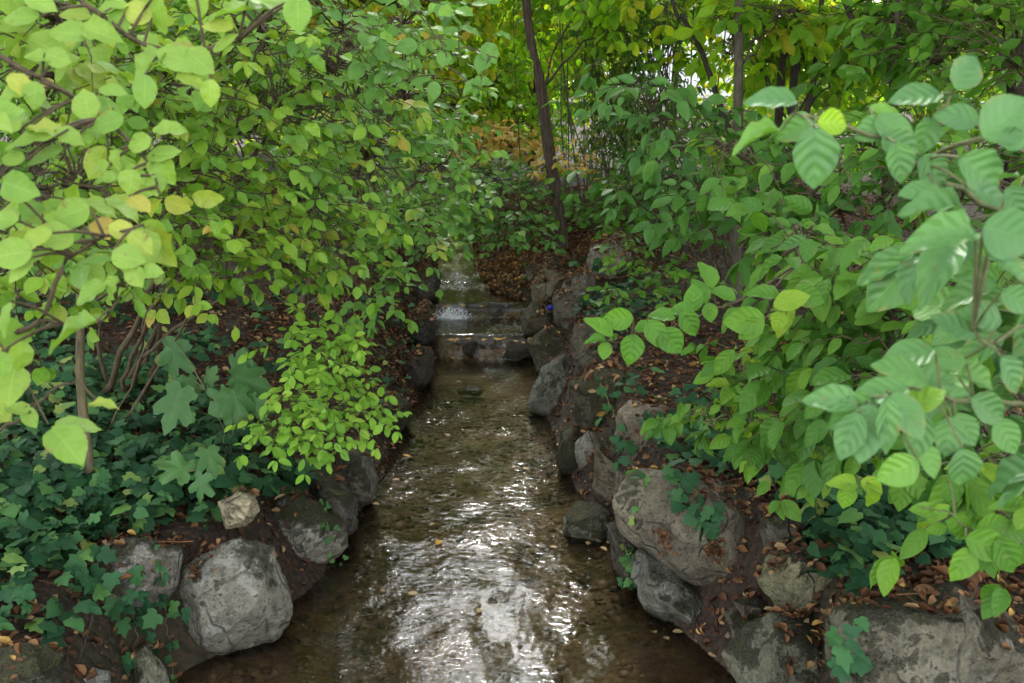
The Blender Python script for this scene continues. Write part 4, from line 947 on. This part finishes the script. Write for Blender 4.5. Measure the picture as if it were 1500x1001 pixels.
# ------------------------------------------------------------------ trees
def gap(p):   # open strip of sky above the stream
    return (p[:, 2] > np.maximum(2.1, .34 * p[:, 1] + .25)) & (p[:, 0] > -.1 - .095 * p[:, 1]) & (p[:, 0] < .0 - .05 * p[:, 1]) & (RG.random(len(p)) < .62)
CAN = dict(T=T_LOW, L=.125, asp=.62, K=3, tl=.34, tilt=.5, droop=.5, sag=.3, wr=.003, avoid=gap)
def tree(label, px, d, r0, ztop, blobs, sp, matL, matW, name='slim_tree', cat='tree', bends=0, vines=0, limbs=True):
    """px: ((x,y),(x,y)) two picture points of the trunk at depth d"""
    P = [at(x, y, dd) for x, y, dd in [(p if len(p) == 3 else (*p, d)) for p in px]]
    v = P[-1] - P[0]; v = v / abs(v[2]) * (1 if v[2] > 0 else -1) if abs(v[2]) > 1e-3 else np.array([0, 0, 1.0])
    b = P[0].copy()
    if len(px[0]) == 2 and P[0][2] > tz(b[0], b[1]):
        v0 = P[1] - P[0]; v0 = v0 / v0[2]
        b = P[0] - v0 * (P[0][2] - tz(P[0][0], P[0][1])); b[2] = tz(b[0], b[1])
    b[2] = min(b[2], tz(b[0], b[1])) - .06
    top = P[-1] + v * max(0, ztop - P[-1][2]) * np.array([.6, .6, 1])
    ctrl = [b] + [p for p in P if p[2] > b[2] + .15] + [top]
    n = 60; c = smooth_curve(ctrl, n); c[2:-1, :2] += np.cumsum(RG.normal(0, r0 * .05, (n - 3, 2)), 0) * .5
    root = empty(name, b, label, cat)
    aT, aL, aW = Acc(), Acc(), Acc()
    rad = np.linspace(r0, r0 * .45, n); rad[:6] *= np.linspace(1.5, 1.0, 6)
    tubes(aT, c, rad, 14, rough=.05)
    link('trunk', aT.mesh('trunk'), M[matW], root)
    if vines:
        for k in range(vines):
            ph = RG.uniform(0, 6.28); tw = RG.uniform(.3, 1.4) * (1 if k % 2 else -1); t = np.linspace(0, 1, 120)
            idx = np.clip(t * (n - 1) * RG.uniform(.8, 1), 0, n - 1.001); i0 = idx.astype(int); f = (idx - i0)[:, None]
            cc = c[i0] * (1 - f) + c[i0 + 1] * f; rr = np.interp(idx, np.arange(n), rad)
            an = ph + tw * 6.28 * t + .5 * np.sin(t * 21 + ph)
            off = np.stack([np.cos(an), np.sin(an), 0 * an], -1) * (rr * RG.uniform(.95, 1.15))[:, None]
            av = Acc(); tubes(av, cc + off, np.linspace(.011, .013, 120) * RG.uniform(.6, 1.3), 6, rough=.05)
            link('climbing_vine', av.mesh('climbing_vine'), M[matW], root)
    S = [c[int(n * .55):]]
    for (bc, br, bn) in blobs:
        q = c[np.argmin(np.abs(c[:, 2] - (bc[2] - .4 * abs(np.linalg.norm(c[-1][:2] - bc[:2])) - .2)))]
        for e in range(2):
            t = bc + ball(1)[0] * br * .6; mid = (q + t) / 2 + np.array([0, 0, .12 * np.linalg.norm(t - q)]) + RG.normal(0, .05, 3)
            l = smooth_curve([q, mid, t], 16); l[1:-1] += RG.normal(0, .012, (14, 3)); al = Acc(); tubes(al, l, np.linspace(r0 * .26, r0 * .08, 16), 6); link('limb', al.mesh('limb'), M[matW], root); S.append(l[3:])
    foliage(aL, aW, blobs, np.concatenate(S), sp)
    nl_ = sum(len(f) for f in aL.F); k_ = aL.n
    for v_, f_, u_, a_ in zip(aW.V, aW.F, aW.UV, aW.A): aL.V.append(v_); aL.F.append(f_ + k_); aL.UV.append(u_); aL.A.append(a_)
    me = aL.mesh('crown'); link('crown', me, [M[matL], M['twig']], root)
    mi = np.zeros(len(me.polygons), np.int32); mi[nl_:] = 1; me.polygons.foreach_set('material_index', mi)
    return root
def wb(x, y, z, rx, ry, rz, n): return (np.array([x, y, z], float), np.array([rx, ry, rz], float), n)  # crown mass in metres, mostly out of frame, thickened to block sky light
dV = np.dot(grd(.42, 7.75) - CAM, F_)
tree('vine wrapped leaning trunk rising from the rocks at the centre of the photo', [(826, 392, dV), (822, 330, dV), (806, 235, dV), (790, 110, dV), (771, 0, dV)], dV, .043, 5.2,
     [wb(1.2, 8.0, 4.6, 1.3, 1.5, 1.2, 819), wb(.75, 6.0, 4.2, .9, 1.0, .9, 448), wb(.9, 10.0, 4.4, 1.2, 1.0, 1.5, 448), wb(-1.7, 8.0, 5.0, 1.2, 1.5, 1.2, 819), blob(890, 30, 8.2, 60, 40, .5, 36)], CAN, 'leaf_far', 'bark_brown', 'vine_clad_tree', vines=6)
tree('slender tree with smooth olive brown trunk standing in ivy on the left', [(119, 572, 3.35), (118, 480, 3.35), (116, 380, 3.38), (112, 250, 3.4)], 3.4, .0175, 4.0,
     [wb(-1.7, 3.6, 4.4, 1.1, 1.3, .6, 331), wb(-2.4, 1.8, 4.2, 1.4, 1.4, .6, 253), wb(-1.4, 5.4, 4.4, .9, 1.2, .7, 468)], dict(CAN, L=.13), 'leaf_far', 'bark_olive')
tree('straight slim trunk standing tallest right of the bright building gap', [(1080, 200), (1082, 60), (1081, 0)], 6.0, .036, 4.6,
     [wb(2.0, 6.2, 3.7, 1.1, 1.2, .6, 331), wb(2.4, 6.0, 5.8, 2.0, 2.6, 1.1, 1170), wb(1.7, 4.4, 3.8, 1.0, 1.0, .6, 292), blob(1090, 30, 6.4, 60, 30, .5, 26), blob(1150, 20, 6.2, 70, 30, .4, 30)], CAN, 'leaf_far', 'bark_grey')
tree('dark thin trunk left of a pair of close stems on the right', [(1140, 190), (1146, 80), (1150, 0)], 7.0, .034, 4.4,
     [wb(2.9, 7.4, 3.6, 1.1, 1.1, .7, 292), blob(1180, 40, 7.4, 90, 40, .6, 50), blob(1110, 80, 8.0, 70, 50, .6, 36)], CAN, 'leaf_far', 'bark_dark')
tree('brown double stem tree among the dark trunks on the right', [(1160, 190), (1163, 80), (1166, 0)], 6.8, .036, 4.4,
     [wb(2.4, 8.6, 4.2, 1.1, 1.1, .7, 234), blob(1210, 90, 7.6, 80, 40, .6, 44), blob(1040, 20, 9.0, 40, 24, .6, 22)], CAN, 'leaf_far', 'bark_dark')
tree('thin stem leaning right with a curved top on the right side', [(1176, 190), (1192, 110), (1204, 0)], 6.4, .026, 4.2,
     [wb(3.2, 6.0, 3.6, 1.0, 1.0, .6, 253), blob(1270, 60, 7.2, 80, 50, .6, 44)], CAN, 'leaf_mid', 'bark_dark')
tree('thin dark stem leaning left across the bright gap', [(1050, 140), (1026, 70), (1000, 25), (985, 0)], 6.6, .022, 3.6,
     [blob(940, -10, 7.4, 60, 20, .5, 24), wb(1.5, 8.0, 3.9, .9, .9, .6, 175)], CAN, 'leaf_far', 'bark_dark')
tree('slanting dark branchy tree below the upper right leaves', [(1310, 120, 5.6), (1280, 60, 5.6), (1236, 0, 5.6)], 5.6, .028, 4.0,
     [wb(2.6, 4.6, 3.6, 1.0, 1.0, .6, 253), blob(1300, 20, 5.8, 90, 40, .4, 30)], CAN, 'leaf_mid', 'bark_dark')
tree('upright thin trunk between the slanting tree and the right edge', [(1308, 140), (1311, 70), (1314, 0)], 5.4, .024, 4.2,
     [wb(2.8, 5.6, 3.7, 1.0, 1.0, .6, 234), blob(1400, 20, 5.6, 90, 40, .4, 30)], CAN, 'leaf_mid', 'bark_brown')
tree('thick dark trunk at the upper right corner', [(1488, 260), (1488, 100), (1484, 0)], 5.6, .085, 5.0,
     [wb(3.0, 4.2, 4.2, 1.6, 1.6, .8, 936), wb(2.2, 1.8, 4.0, 1.5, 1.6, .7, 819), blob(1450, 10, 5.4, 80, 30, .4, 24)], CAN, 'leaf_mid', 'bark_dark', 'broad_tree')
tree('dark trunk half hidden by leaves in the upper left corner', [(66, 200), (64, 60), (60, 0)], 5.6, .05, 4.8,
     [wb(-3.0, 5.4, 4.2, 1.3, 1.4, .9, 370), wb(-2.6, 6.4, 5.8, 2.0, 2.6, 1.1, 1170), wb(-3.2, 3.6, 4.2, 1.2, 1.2, .8, 292), blob(60, 30, 5.4, 100, 50, .5, 36)], CAN, 'leaf_left', 'bark_brown', 'broad_tree')

# background trees
FAR = dict(CAN, L=.13, tl=.4, K=3)
def bg_tree(label, x, y, r0, h, blobs, matL, sp=FAR, matW='bark_grey'):
    b = grd(x, y)
    dd = np.dot(b - CAM, F_); p = [(750 + (x / dd) * FPX, 200, dd), (750 + (x / dd) * FPX + 8, 60, dd)]
    return tree(label, [(p[0][0], p[0][1]), (p[1][0], p[1][1])], dd, r0, h, blobs, sp, matL, matW, 'background_tree')
BIG = dict(FAR, L=.19, tl=.5)
bg_tree('yellow green maple hanging low behind the left of the stream gap', -1.8, 12.5, .07, 4.6,
        [blob(560, 40, 12, 90, 70, 1.0, 170), blob(640, 90, 12.5, 80, 50, 1.0, 150), blob(480, 60, 12, 80, 80, 1.0, 120), blob(600, -60, 12, 120, 60, 1.0, 130), blob(620, 150, 12.5, 60, 30, .8, 60), wb(-3.2, 9.8, 3.8, 1.9, 1.0, 1.3, 910), wb(-1.3, 10.2, 2.8, 1.2, .8, .7, 494), wb(-2.6, 11.5, 6.4, 2.0, 1.4, 2.4, 624)], 'leaf_faryel')
bg_tree('green maple directly behind the vine wrapped trunk', .3, 14.0, .07, 4.4,
        [blob(720, 90, 13.5, 80, 60, 1.2, 210), blob(680, 150, 13, 70, 30, 1.0, 110), blob(760, 150, 13.5, 70, 40, 1.0, 120), blob(740, 10, 13.5, 110, 40, 1.2, 150), blob(700, -90, 13.5, 130, 50, 1.2, 150), blob(690, -200, 13.5, 130, 60, 1.2, 150), blob(830, 90, 14, 60, 60, 1.0, 110)], 'leaf_far')
bg_tree('bright green maple leaning above the shoot thicket', 2.0, 12.6, .06, 4.4,
        [blob(880, 30, 11.6, 60, 40, .8, 120), blob(850, 100, 12.4, 40, 50, .8, 70), blob(960, 20, 12, 60, 14, .6, 36), blob(920, -40, 12, 120, 40, .9, 110), wb(1.6, 10.4, 3.4, 1.4, .9, 1.0, 676), wb(.3, 10.6, 3.0, .9, .7, .8, 338), wb(2.2, 11.5, 6.0, 1.9, 1.4, 2.4, 1014)], 'leaf_far')
bg_tree('yellow tree glowing behind the dark trunks on the right', 4.2, 13.5, .07, 4.6,
        [blob(1090, 120, 13, 30, 50, 1.0, 46), blob(1160, 90, 13, 90, 60, 1.0, 130), blob(1260, 100, 13, 80, 50, 1.0, 110), blob(1100, 20, 13, 100, 50, 1.0, 90), blob(1200, 150, 12.5, 100, 24, .8, 60)], 'leaf_faryel')
bg_tree('green tree behind the upper right leaves', 6.6, 12.5, .07, 4.6,
        [blob(1380, 60, 12, 110, 70, 1.0, 190), blob(1300, 30, 12.5, 90, 50, 1.0, 110), blob(1460, 130, 11.6, 80, 70, 1.0, 110)], 'leaf_far')
bg_tree('olive green tree far behind the upper left shrubs', -6.0, 11.5, .08, 4.8,
        [blob(60, 40, 11, 150, 110, 1.2, 200), blob(250, 40, 11.5, 140, 110, 1.2, 210), blob(400, 40, 12, 110, 90, 1.2, 150), blob(200, 180, 11, 200, 60, 1.0, 120)], 'leaf_far')

# far wood: one tree copied, each its own thing
proto = None
spots = [(-6.2, 5.2), (-7.5, 9.0), (-4.6, 14.5), (6.8, 5.0), (7.6, 9.5), (-1.5, 18), (-22, 31), (-17, 29), (-12.5, 32), (-8.5, 29), (-4.5, 31), (-1.2, 28.5), (1.0, 32), (10.2, 31), (14, 30), (19, 32)]  # leading entries near the stream are added to close bright sky openings
FARL = ['leafy tree closing the open sky behind the left bank shrubs', 'leafy tree farther back behind the left bank shrubs', 'leafy tree behind the hanging yellow green maple', 'leafy tree closing the open sky behind the right bank dogwoods', 'leafy tree farther back on the right behind the thick trunk', 'leafy tree on the axis of the stream behind the central maple', 'far tree at the outer left of the distant wood', 'second far tree in from the left of the distant wood', 'far tree seen between the upper left shrubs', 'far tree behind the left maple', 'far tree left of the central gap',
        'far tree behind the central maple', 'far tree just left of the pale building', 'far tree just right of the pale building', 'far tree behind the dark right trunks', 'far tree at the outer right of the distant wood']
for k, (x, y) in enumerate(spots):
    b = grd(x, y, -.1)
    if proto is None:
        b = grd(-22, 31, -.1); root = empty('distant_tree', b, FARL[6], 'tree', 'trees of the distant wood'); aT, aL = Acc(), Acc()
        c = smooth_curve([b, b + np.array([.1, 0, 2.5]), b + np.array([-.1, .1, 6])], 14); tubes(aT, c, np.linspace(.2, .08, 14), 10)
        link('trunk', aT.mesh('trunk'), M['bark_dark'], root)
        foliage(aL, None, [(b + np.array([0, 0, 3.4]), np.array([2.6, 2.2, 2.8]), 1100), (b + np.array([-1.2, 0, 2.2]), np.array([2.0, 1.6, 2.0]), 350), (b + np.array([1.3, .3, 2.4]), np.array([2.0, 1.6, 2.0]), 350)],
                c, dict(T=T_LOW, L=.24, asp=.7, K=2, tl=.5, tilt=.5, droop=.5))
        link('crown', aL.mesh('crown'), M['leaf_far'], root); proto = root
    if k != 6:
        b = grd(x, y, -.1)
        o = proto.copy(); COL.objects.link(o); o.location = Vector(b); o['label'] = FARL[k]
        o.rotation_euler = (0, 0, k * 1.9); s = (.85 if k > 5 else .62) + .3 * ((k * 7) % 5) / 5; o.scale = (s, s, s)
        for ch in proto.children:
            c2 = ch.copy(); COL.objects.link(c2); c2.parent = o

# undergrowth clumps behind
UG = ['green bush in the background left of the orange shrub', 'green bush in the background behind the orange shrub', 'bush at the back beside the shoot thicket', 'bush under the pale building', 'bush below the yellow background tree', 'bush at the back right under the trunks',
      'far bush at the right edge', 'bush behind the left shrubs', 'far bush at the left edge', 'bush at the back between left shrubs and maple']
us = [(-1.6, 10.5), (-.1, 12.8), (2.1, 11.4), (3.4, 14.2), (3.6, 9.5), (5.0, 9.0), (6.4, 10), (-3.6, 9.5), (-6.2, 8.8), (-2.6, 11.8)]
for k, (x, y) in enumerate(us):
    hgt = [.5, .55, .5, .35, .55, .7, .9, .9, 1.0, .9][k]
    shrub(UG[k], grd(x, y), [(grd(x, y, hgt), np.array([.9, .6, hgt * .9]), 120)], dict(CEN, T=T_LOW, L=.10, tl=.3, rnd=(.0, .9), wr=.003), 'leaf_far' if k in (1, 3, 4) else 'leaf_mid', r0=.014, name='background_bush', cat='bush', group='bushes of the background undergrowth')

# ------------------------------------------------------------------ pale building glimpsed through the trees
bx_, by_ = 6.3, 42.0
gz = tz(bx_, by_)
root = empty('pale_building', (bx_, by_, gz), 'white building glimpsed through the gap in the trees', 'building')
def box(name, x0, x1, y0, y1, z0, z1, mat, parent, bev=.02):
    bm = bmesh.new(); bmesh.ops.create_cube(bm, size=1)
    for v in bm.verts: v.co = Vector((x0 + (v.co.x + .5) * (x1 - x0), y0 + (v.co.y + .5) * (y1 - y0), z0 + (v.co.z + .5) * (z1 - z0)))
    bmesh.ops.bevel(bm, geom=bm.edges[:], offset=bev, segments=2, affect='EDGES')
    me = bpy.data.meshes.new(name); bm.to_mesh(me); bm.free(); return link(name, me, M[mat], parent)
wall = box('wall', bx_ - 3.2, bx_ + 3.2, by_, by_ + 5, gz - .5, gz + 3.4, 'plaster', root)
for wx_ in (-2, 0, 2):
    for wz_ in (1.4,):
        f_ = box('window', bx_ + wx_ - .55, bx_ + wx_ + .55, by_ - .06, by_ + .05, gz + wz_, gz + wz_ + 1.4, 'plaster', root)
        for s_ in (-1, 1): box('pane', bx_ + wx_ + s_ * .25 - .2, bx_ + wx_ + s_ * .25 + .2, by_ - .09, by_ - .05, gz + wz_ + .12, gz + wz_ + 1.28, 'glass_dark', f_, .005)
bm = bmesh.new()
V_ = [bm.verts.new(v) for v in [(bx_ - 3.6, by_ - .5, gz + 3.42), (bx_ + 3.6, by_ - .5, gz + 3.42), (bx_ + 3.6, by_ + 5.5, gz + 3.42), (bx_ - 3.6, by_ + 5.5, gz + 3.42), (bx_ - 3.6, by_ + 2.5, gz + 4.9), (bx_ + 3.6, by_ + 2.5, gz + 4.9)]]
for f in [(0, 1, 5, 4), (2, 3, 4, 5), (0, 4, 3), (1, 2, 5), (3, 2, 1, 0)]: bm.faces.new([V_[i] for i in f])
me = bpy.data.meshes.new('roof'); bm.to_mesh(me); bm.free(); link('roof', me, M['roof_slate'], root)

# ------------------------------------------------------------------ ivy, litter
def world_poly(pxs): return np.array([hit(*p)[:2] for p in pxs])
def inside(poly, x, y):
    r = np.zeros(len(x), bool); n = len(poly)
    for i in range(n):
        x0, y0 = poly[i]; x1, y1 = poly[i - 1]
        c = ((y0 > y) != (y1 > y)) & (x < (x1 - x0) * (y - y0) / (y1 - y0 + 1e-12) + x0)
        r ^= c
    return r
def slope(x, y):
    e = .04; z = terrain(x, y)[0]
    return np.stack([-(terrain(x + e, y)[0] - z) / e, -(terrain(x, y + e)[0] - z) / e, np.ones_like(z)], -1)
dg = bpy.context.evaluated_depsgraph_get(); dg.update()
ROCKO = [o for o in COL.objects if o.name.startswith(('boulder', 'stone'))]
from mathutils.bvhtree import BVHTree
_v, _f = [], []
for o in ROCKO:
    k = len(_v); _v += [o.location + v.co for v in o.data.vertices]; _f += [tuple(i + k for i in p.vertices) for p in o.data.polygons]
BVH = BVHTree.FromPolygons(_v, _f)
def surf(x, y):
    """height and normal of the uppermost of ground and rocks"""
    z = terrain(x, y)[0].copy(); N = slope(x, y)
    for i in range(len(x)):
        h = BVH.ray_cast(Vector((x[i], y[i], 1.6)), Vector((0, 0, -1)))
        if h[0] is not None and h[0].z > z[i] and h[1].z > .25: z[i] = h[0].z; N[i] = h[1]
    return z, N
def ivy(label, polys, lift=(.015, .14), L=.064, clump=.25, rnd=(0, .9), d0=.12, name='ivy'):
    aL, aW = Acc(), Acc()
    for poly, dens in polys:
        P = world_poly(poly); lo, hi = P.min(0), P.max(0)
        n = int(dens * 1.6 * np.prod(hi - lo)); x = RG.uniform(lo[0], hi[0], n); y = RG.uniform(lo[1], hi[1], n)
        m = inside(P, x, y) & ((fnoise(x, y, 4.5, 1) > -.75 + .5 * RG.random(n)) | ((dens > 600) & (RG.random(n) < .6))) & (terrain(x, y)[1] > d0); x, y = x[m], y[m]
        z, N = surf(x, y); n = len(x)
        pos = np.stack([x, y, z], -1) + nrm(N) * RG.uniform(lift[0], lift[1], n)[:, None]
        an = RG.uniform(0, 6.28, n); d = np.stack([np.cos(an), np.sin(an) - .5, -.25 + 0 * an], -1)
        nv = nrm(N) + np.array([0, -.35, .1]) + RG.normal(0, .33, (n, 3))
        h = RG.random(n) < .7
        for T, mm in ((T_IVY, h), (T_IVY2, ~h)):
            put_leaves(aL, T, pos[mm], d[mm], nv[mm], L * RG.uniform(.55, 1.2, mm.sum()), L * RG.uniform(.6, 1.2, mm.sum()) * .95, np.clip(rnd[0] + (rnd[1] + .1 - rnd[0]) * RG.random(mm.sum()) ** 1.4 + .12 * fnoise(x[mm], y[mm], 6, 2), 0, 1))
        k = min(n, int(n * .5)); gp = pos.copy(); gp[:, 2] = z
        pts = np.stack([gp[:k], (gp[:k] + pos[:k]) / 2 + RG.normal(0, .008, (k, 3)), pos[:k]], 1); tubes(aW, pts, np.array([.0012, .001, .0008]), 3)
    root = link(name, aL.mesh(name), M['leaf_ivy']); tag(root, label, 'ivy', None, 'stuff')
    return root
ivy('dark ivy carpeting the left bank around the slender trunk', [
    ([(-60, 470), (200, 440), (380, 450), (420, 560), (330, 640), (200, 640), (-60, 700)], 330), ([(-60, 600), (200, 560), (330, 600), (420, 690), (470, 700), (350, 760), (200, 740), (90, 850), (-60, 890)], 620),
    ([(190, 700), (330, 680), (340, 790), (280, 790), (200, 780)], 500), ([(-60, 850), (110, 800), (120, 880), (60, 950), (-60, 950)], 700), ([(-60, 700), (220, 680), (330, 740), (230, 790), (100, 840), (-60, 880)], 650)])
ivy('sparse ivy creeping over leaf litter beside the left bank rocks', [([(400, 440), (560, 410), (620, 520), (590, 600), (540, 640), (430, 560)], 110), ([(470, 690), (540, 640), (600, 600), (600, 640), (560, 720)], 140)], L=.05)
ivy('dark ivy mass on the right bank above the big slab', [
    ([(960, 650), (1010, 600), (1130, 650), (1240, 700), (1400, 720), (1440, 800), (1340, 840), (1260, 880), (1180, 800), (1130, 730), (1000, 705)], 900), ([(1000, 690), (1060, 690), (1080, 740), (1030, 740)], 300), ([(1130, 740), (1250, 770), (1310, 870), (1260, 900), (1190, 860)], 900),
    ([(1100, 560), (1300, 560), (1500, 700), (1400, 720), (1240, 700)], 260)])
ivy('dark ivy behind the rocks right of the upper stream', [([(840, 300), (1000, 270), (1020, 340), (930, 340), (850, 345)], 110), ([(850, 420), (900, 410), (1000, 440), (900, 500), (850, 490)], 260), ([(930, 560), (960, 570), (960, 600), (900, 600)], 200)], L=.06)

def strand(label, pxs, L=.035, nl=26, rnd=(.3, .9), spread=.02):
    P = []
    for p in pxs:
        P.append(at(*p))
    c = smooth_curve(P, 40); c[1:-1] += RG.normal(0, .003, (38, 3))
    root = empty('ivy_strand', P[0], label, 'ivy strand'); aL, aW = Acc(), Acc(); tubes(aW, c, np.linspace(.0022, .001, 40), 5)
    i = RG.integers(2, 39, nl); pos = c[i] + RG.normal(0, spread, (nl, 3)) * np.array([1, .6, 1]) - F_ * .012
    d = RG.normal(0, .6, (nl, 3)) + np.array([0, 0, -.5]); nv = -F_ * 1.0 + np.array([0, 0, .6]) + RG.normal(0, .35, (nl, 3))
    put_leaves(aL, T_IVY, pos, d, nv, L * RG.uniform(.6, 1.3, nl), L * RG.uniform(.6, 1.2, nl), RG.uniform(*rnd, nl))
    put_parts(root, aL, aW, 'leaf_ivy', 'twig_green', 'stem')
def dep(px, py, off=.0): return float(np.dot(hit(px, py) - CAM, F_)) - off
def rdep(px, py, off=.02):
    r = Vector(ray(px, py)).normalized(); h = BVH.ray_cast(Vector(CAM), r)
    d = float(np.dot(np.array(h[0]) - CAM, F_)) if h[0] is not None else 99
    return min(d, dep(px, py)) - off
def S_(pts): return [(x, y, rdep(x, y)) for x, y in pts]
strand('thin ivy strand trailing between the big pale boulder and the lichen boulder', S_([(228, 780), (236, 830), (240, 880), (246, 930), (256, 1000)]), nl=30)
strand('ivy tuft spilling over the lower face of the lichen spotted boulder', S_([(110, 840), (160, 870), (190, 890), (200, 930), (190, 960)]), L=.055, nl=44, rnd=(0, .6), spread=.05)
strand('ivy strand dangling at the left edge of the big brown slab', S_([(945, 690), (940, 740), (912, 790), (925, 830), (918, 870)]), nl=26, rnd=(.5, 1))
strand('ivy sprig hanging over the upper corner of the big brown slab', S_([(985, 690), (1000, 720), (1035, 760), (1050, 780)]), L=.055, nl=26, rnd=(.1, .7), spread=.03)
strand('ivy sprig creeping down the front of the bottom right boulder', S_([(1245, 880), (1250, 920), (1248, 960), (1240, 985)]), L=.045, nl=16, rnd=(.2, .7))
strand('small ivy strand hanging from the mossy boulder on the left bank', S_([(470, 730), (480, 770), (486, 800), (490, 830)]), L=.024, nl=18, rnd=(.6, 1))
strand('ivy sprig growing low on the tall brown rock face', S_([(880, 560), (905, 620), (925, 660), (905, 700)]), L=.045, nl=22, rnd=(.2, .8), spread=.03)

# leaf litter
aL = Acc()
n = 240000; x = RG.uniform(-3.6, 3.2, n); y = 1.8 + 9.5 * RG.random(n)
z0, d = terrain(x, y)
den = np.where(x > 0, .6, .5) * np.clip(.55 + .5 * fnoise(x, y, 2.3, 0), .05, 1.3) * np.where(d < .9, 1.3, .6)
m = (d > .03) & (RG.random(n) < den); x, y = x[m], y[m]; z, N = surf(x, y); n = len(x)
an = RG.uniform(0, 6.28, n); dd_ = np.stack([np.cos(an), np.sin(an), RG.normal(0, .25, n)], -1); dd_ -= nrm(N) * np.sum(dd_ * nrm(N), 1)[:, None] * .8
L = .025 * np.exp(RG.normal(0, .27, n))
steep = nrm(N)[:, 2] > .3
put_leaves(aL, T_DRY, (np.stack([x, y, z], -1) + nrm(N) * .007)[steep], dd_[steep], (nrm(N) + RG.normal(0, .4, (n, 3)))[steep], L[steep], L[steep] * .55, np.clip(RG.random(n) ** 1.7, 0, .97)[steep])
ns = 2600; xs = RG.uniform(-3.2, 3.0, ns); ys = 1.8 + 7 * RG.random(ns); m = terrain(xs, ys)[1] > .03; xs, ys = xs[m], ys[m]; zs, Ns = surf(xs, ys); ns = len(xs)
an = RG.uniform(0, 6.28, ns); ds = np.stack([np.cos(an), np.sin(an), 0 * an], -1); ds -= nrm(Ns) * np.sum(ds * nrm(Ns), 1)[:, None]
ln = .05 * np.exp(RG.normal(0, .5, ns))[:, None, None] * np.array([-1, 0, 1.0])[None, :, None]
pt = (np.stack([xs, ys, zs], -1) + nrm(Ns) * .012)[:, None] + ds[:, None] * ln; pt[:, 1] += RG.normal(0, .005, (ns, 3))
tubes(aL, pt, RG.uniform(.0008, .0024, (ns, 1)) * np.array([[1, .9, .5]]), 4, a=RG.uniform(0, .62, ns))
# gravel bar beside the rapid carries a thick layer of leaves
n = 900; x = RG.uniform(-.35, .25, n); y = RG.uniform(RP0 - .15, RP1 + .3, n); z, d = terrain(x, y); m = d > .0; x, y, z = x[m], y[m], z[m]; n = len(x)
put_leaves(aL, T_DRY, np.stack([x, y, z + .012], -1), RG.normal(0, 1, (n, 3)) * [1, 1, .3], np.array([0, -.2, 1]) + RG.normal(0, .35, (n, 3)), .035, .022, RG.uniform(.3, 1, n) ** .8)
tag(link('leaf_litter', aL.mesh('leaf_litter'), M['litter']), 'brown fallen leaves covering both stream banks', 'leaf litter', None, 'stuff')
# leaves lying in the shallow water and caught on the weirs
aL = Acc()
def drift(pxs, zz, Ls, rn):
    for (px, py) in pxs:
        p = onz(px, py, zz); k = np.array([[p[0], p[1], zz + .006]])
        put_leaves(aL, T_SML, k, RG.normal(0, 1, (1, 3)) * [1, 1, .1], np.array([[0, -.15, 1.0]]) + RG.normal(0, .15, (1, 3)), Ls, Ls * .62, rn * RG.uniform(.94, 1))
drift([(665, 498), (672, 497), (690, 498), (712, 498), (722, 497), (735, 499), (752, 500), (765, 502), (772, 498), (655, 499), (742, 497)], .149, .045, 1.0)
drift([(662, 524), (770, 514), (765, 516), (640, 800), (590, 668), (669, 561)], .0, .05, 1.0)
drift([(682, 449), (660, 450), (705, 449)], .25, .05, 1.0)
drift([(630, 772), (612, 872), (775, 690), (830, 770), (815, 805), (824, 778), (500, 762), (545, 740), (575, 705), (960, 930), (972, 935), (985, 928), (1060, 940), (1050, 965), (535, 735), (506, 785), (660, 640), (700, 900), (560, 870), (860, 800), (880, 803)], .0, .035, .94)
tag(link('drifting_leaves', aL.mesh('drifting_leaves'), M['litter']), 'yellow and brown leaves caught on the weirs and floating in the water', 'fallen leaves', None, 'stuff')
# dead leaf clumps on the slab and single leaves on rocks
aL = Acc()
for cx, cy, s, k in [(1045, 803, 9, 40), (972, 790, 9, 26)]:
    for _ in range(k):
        px, py = cx + random.gauss(0, s * .7), cy + random.gauss(0, s); dd = rdep(px, py, .008); p = at(px, py, dd)
        put_leaves(aL, T_DRY, p[None], RG.normal(0, 1, (1, 3)), -F_[None] + np.array([0, 0, .6]) + RG.normal(0, .4, (1, 3)), .022, .012, random.uniform(.2, .6))
tag(link('dead_leaf_clump', aL.mesh('dead_leaf_clump'), M['litter']), 'small clumps of brown dead leaves stuck to the big brown slab', 'dead leaves', None, 'stuff')
aL = Acc(); p = at(1192, 925, rdep(1192, 925, .012))
put_leaves(aL, T_PAR, np.stack([p, p + R_ * .004]), np.stack([nrm(-U_ + R_ * .2), nrm(-U_ - R_ * .35)]), np.stack([-F_ + U_ * .3, -F_ + U_ * .2]), .05, .035, 1.0)
tag(link('fallen_leaf', aL.mesh('fallen_leaf'), M['leaf_orange']), 'golden yellow fallen leaf propped on the rounded bottom boulder', 'fallen leaf')

# dead twigs
def twig(label, pxs, r):
    c = smooth_curve([at(x, y, rdep(x, y, .02)) for x, y in pxs], 24); c[1:-1] += RG.normal(0, .004, (22, 3)); a = Acc(); tubes(a, c, np.linspace(r, r * .4, 24), 6, rough=.06)
    tag(link('dead_twig', a.mesh('dead_twig'), M['bark_grey']), label, 'twig')
twig('dead twig curving down from the ivy in the bottom left corner', [(-20, 868), (60, 885), (90, 930), (105, 1000)], .005)
twig('short forked looking twig in front of the dark green corner boulder', [(140, 895), (120, 950), (108, 1000)], .004)
twig('thin grey stick lying across the litter at bottom left', [(100, 915), (150, 955), (165, 970)], .003)
twig('pale peeled stick leaning on the bottom right boulder', [(1345, 800), (1325, 860), (1295, 915)], .005)
twig('arched root beside the vine wrapped trunk', [(838, 395), (840, 378), (860, 372), (880, 372)], .02)
twig('bare twig bending over the leaf bar at the rapid', [(745, 375), (760, 392), (785, 396)], .006)
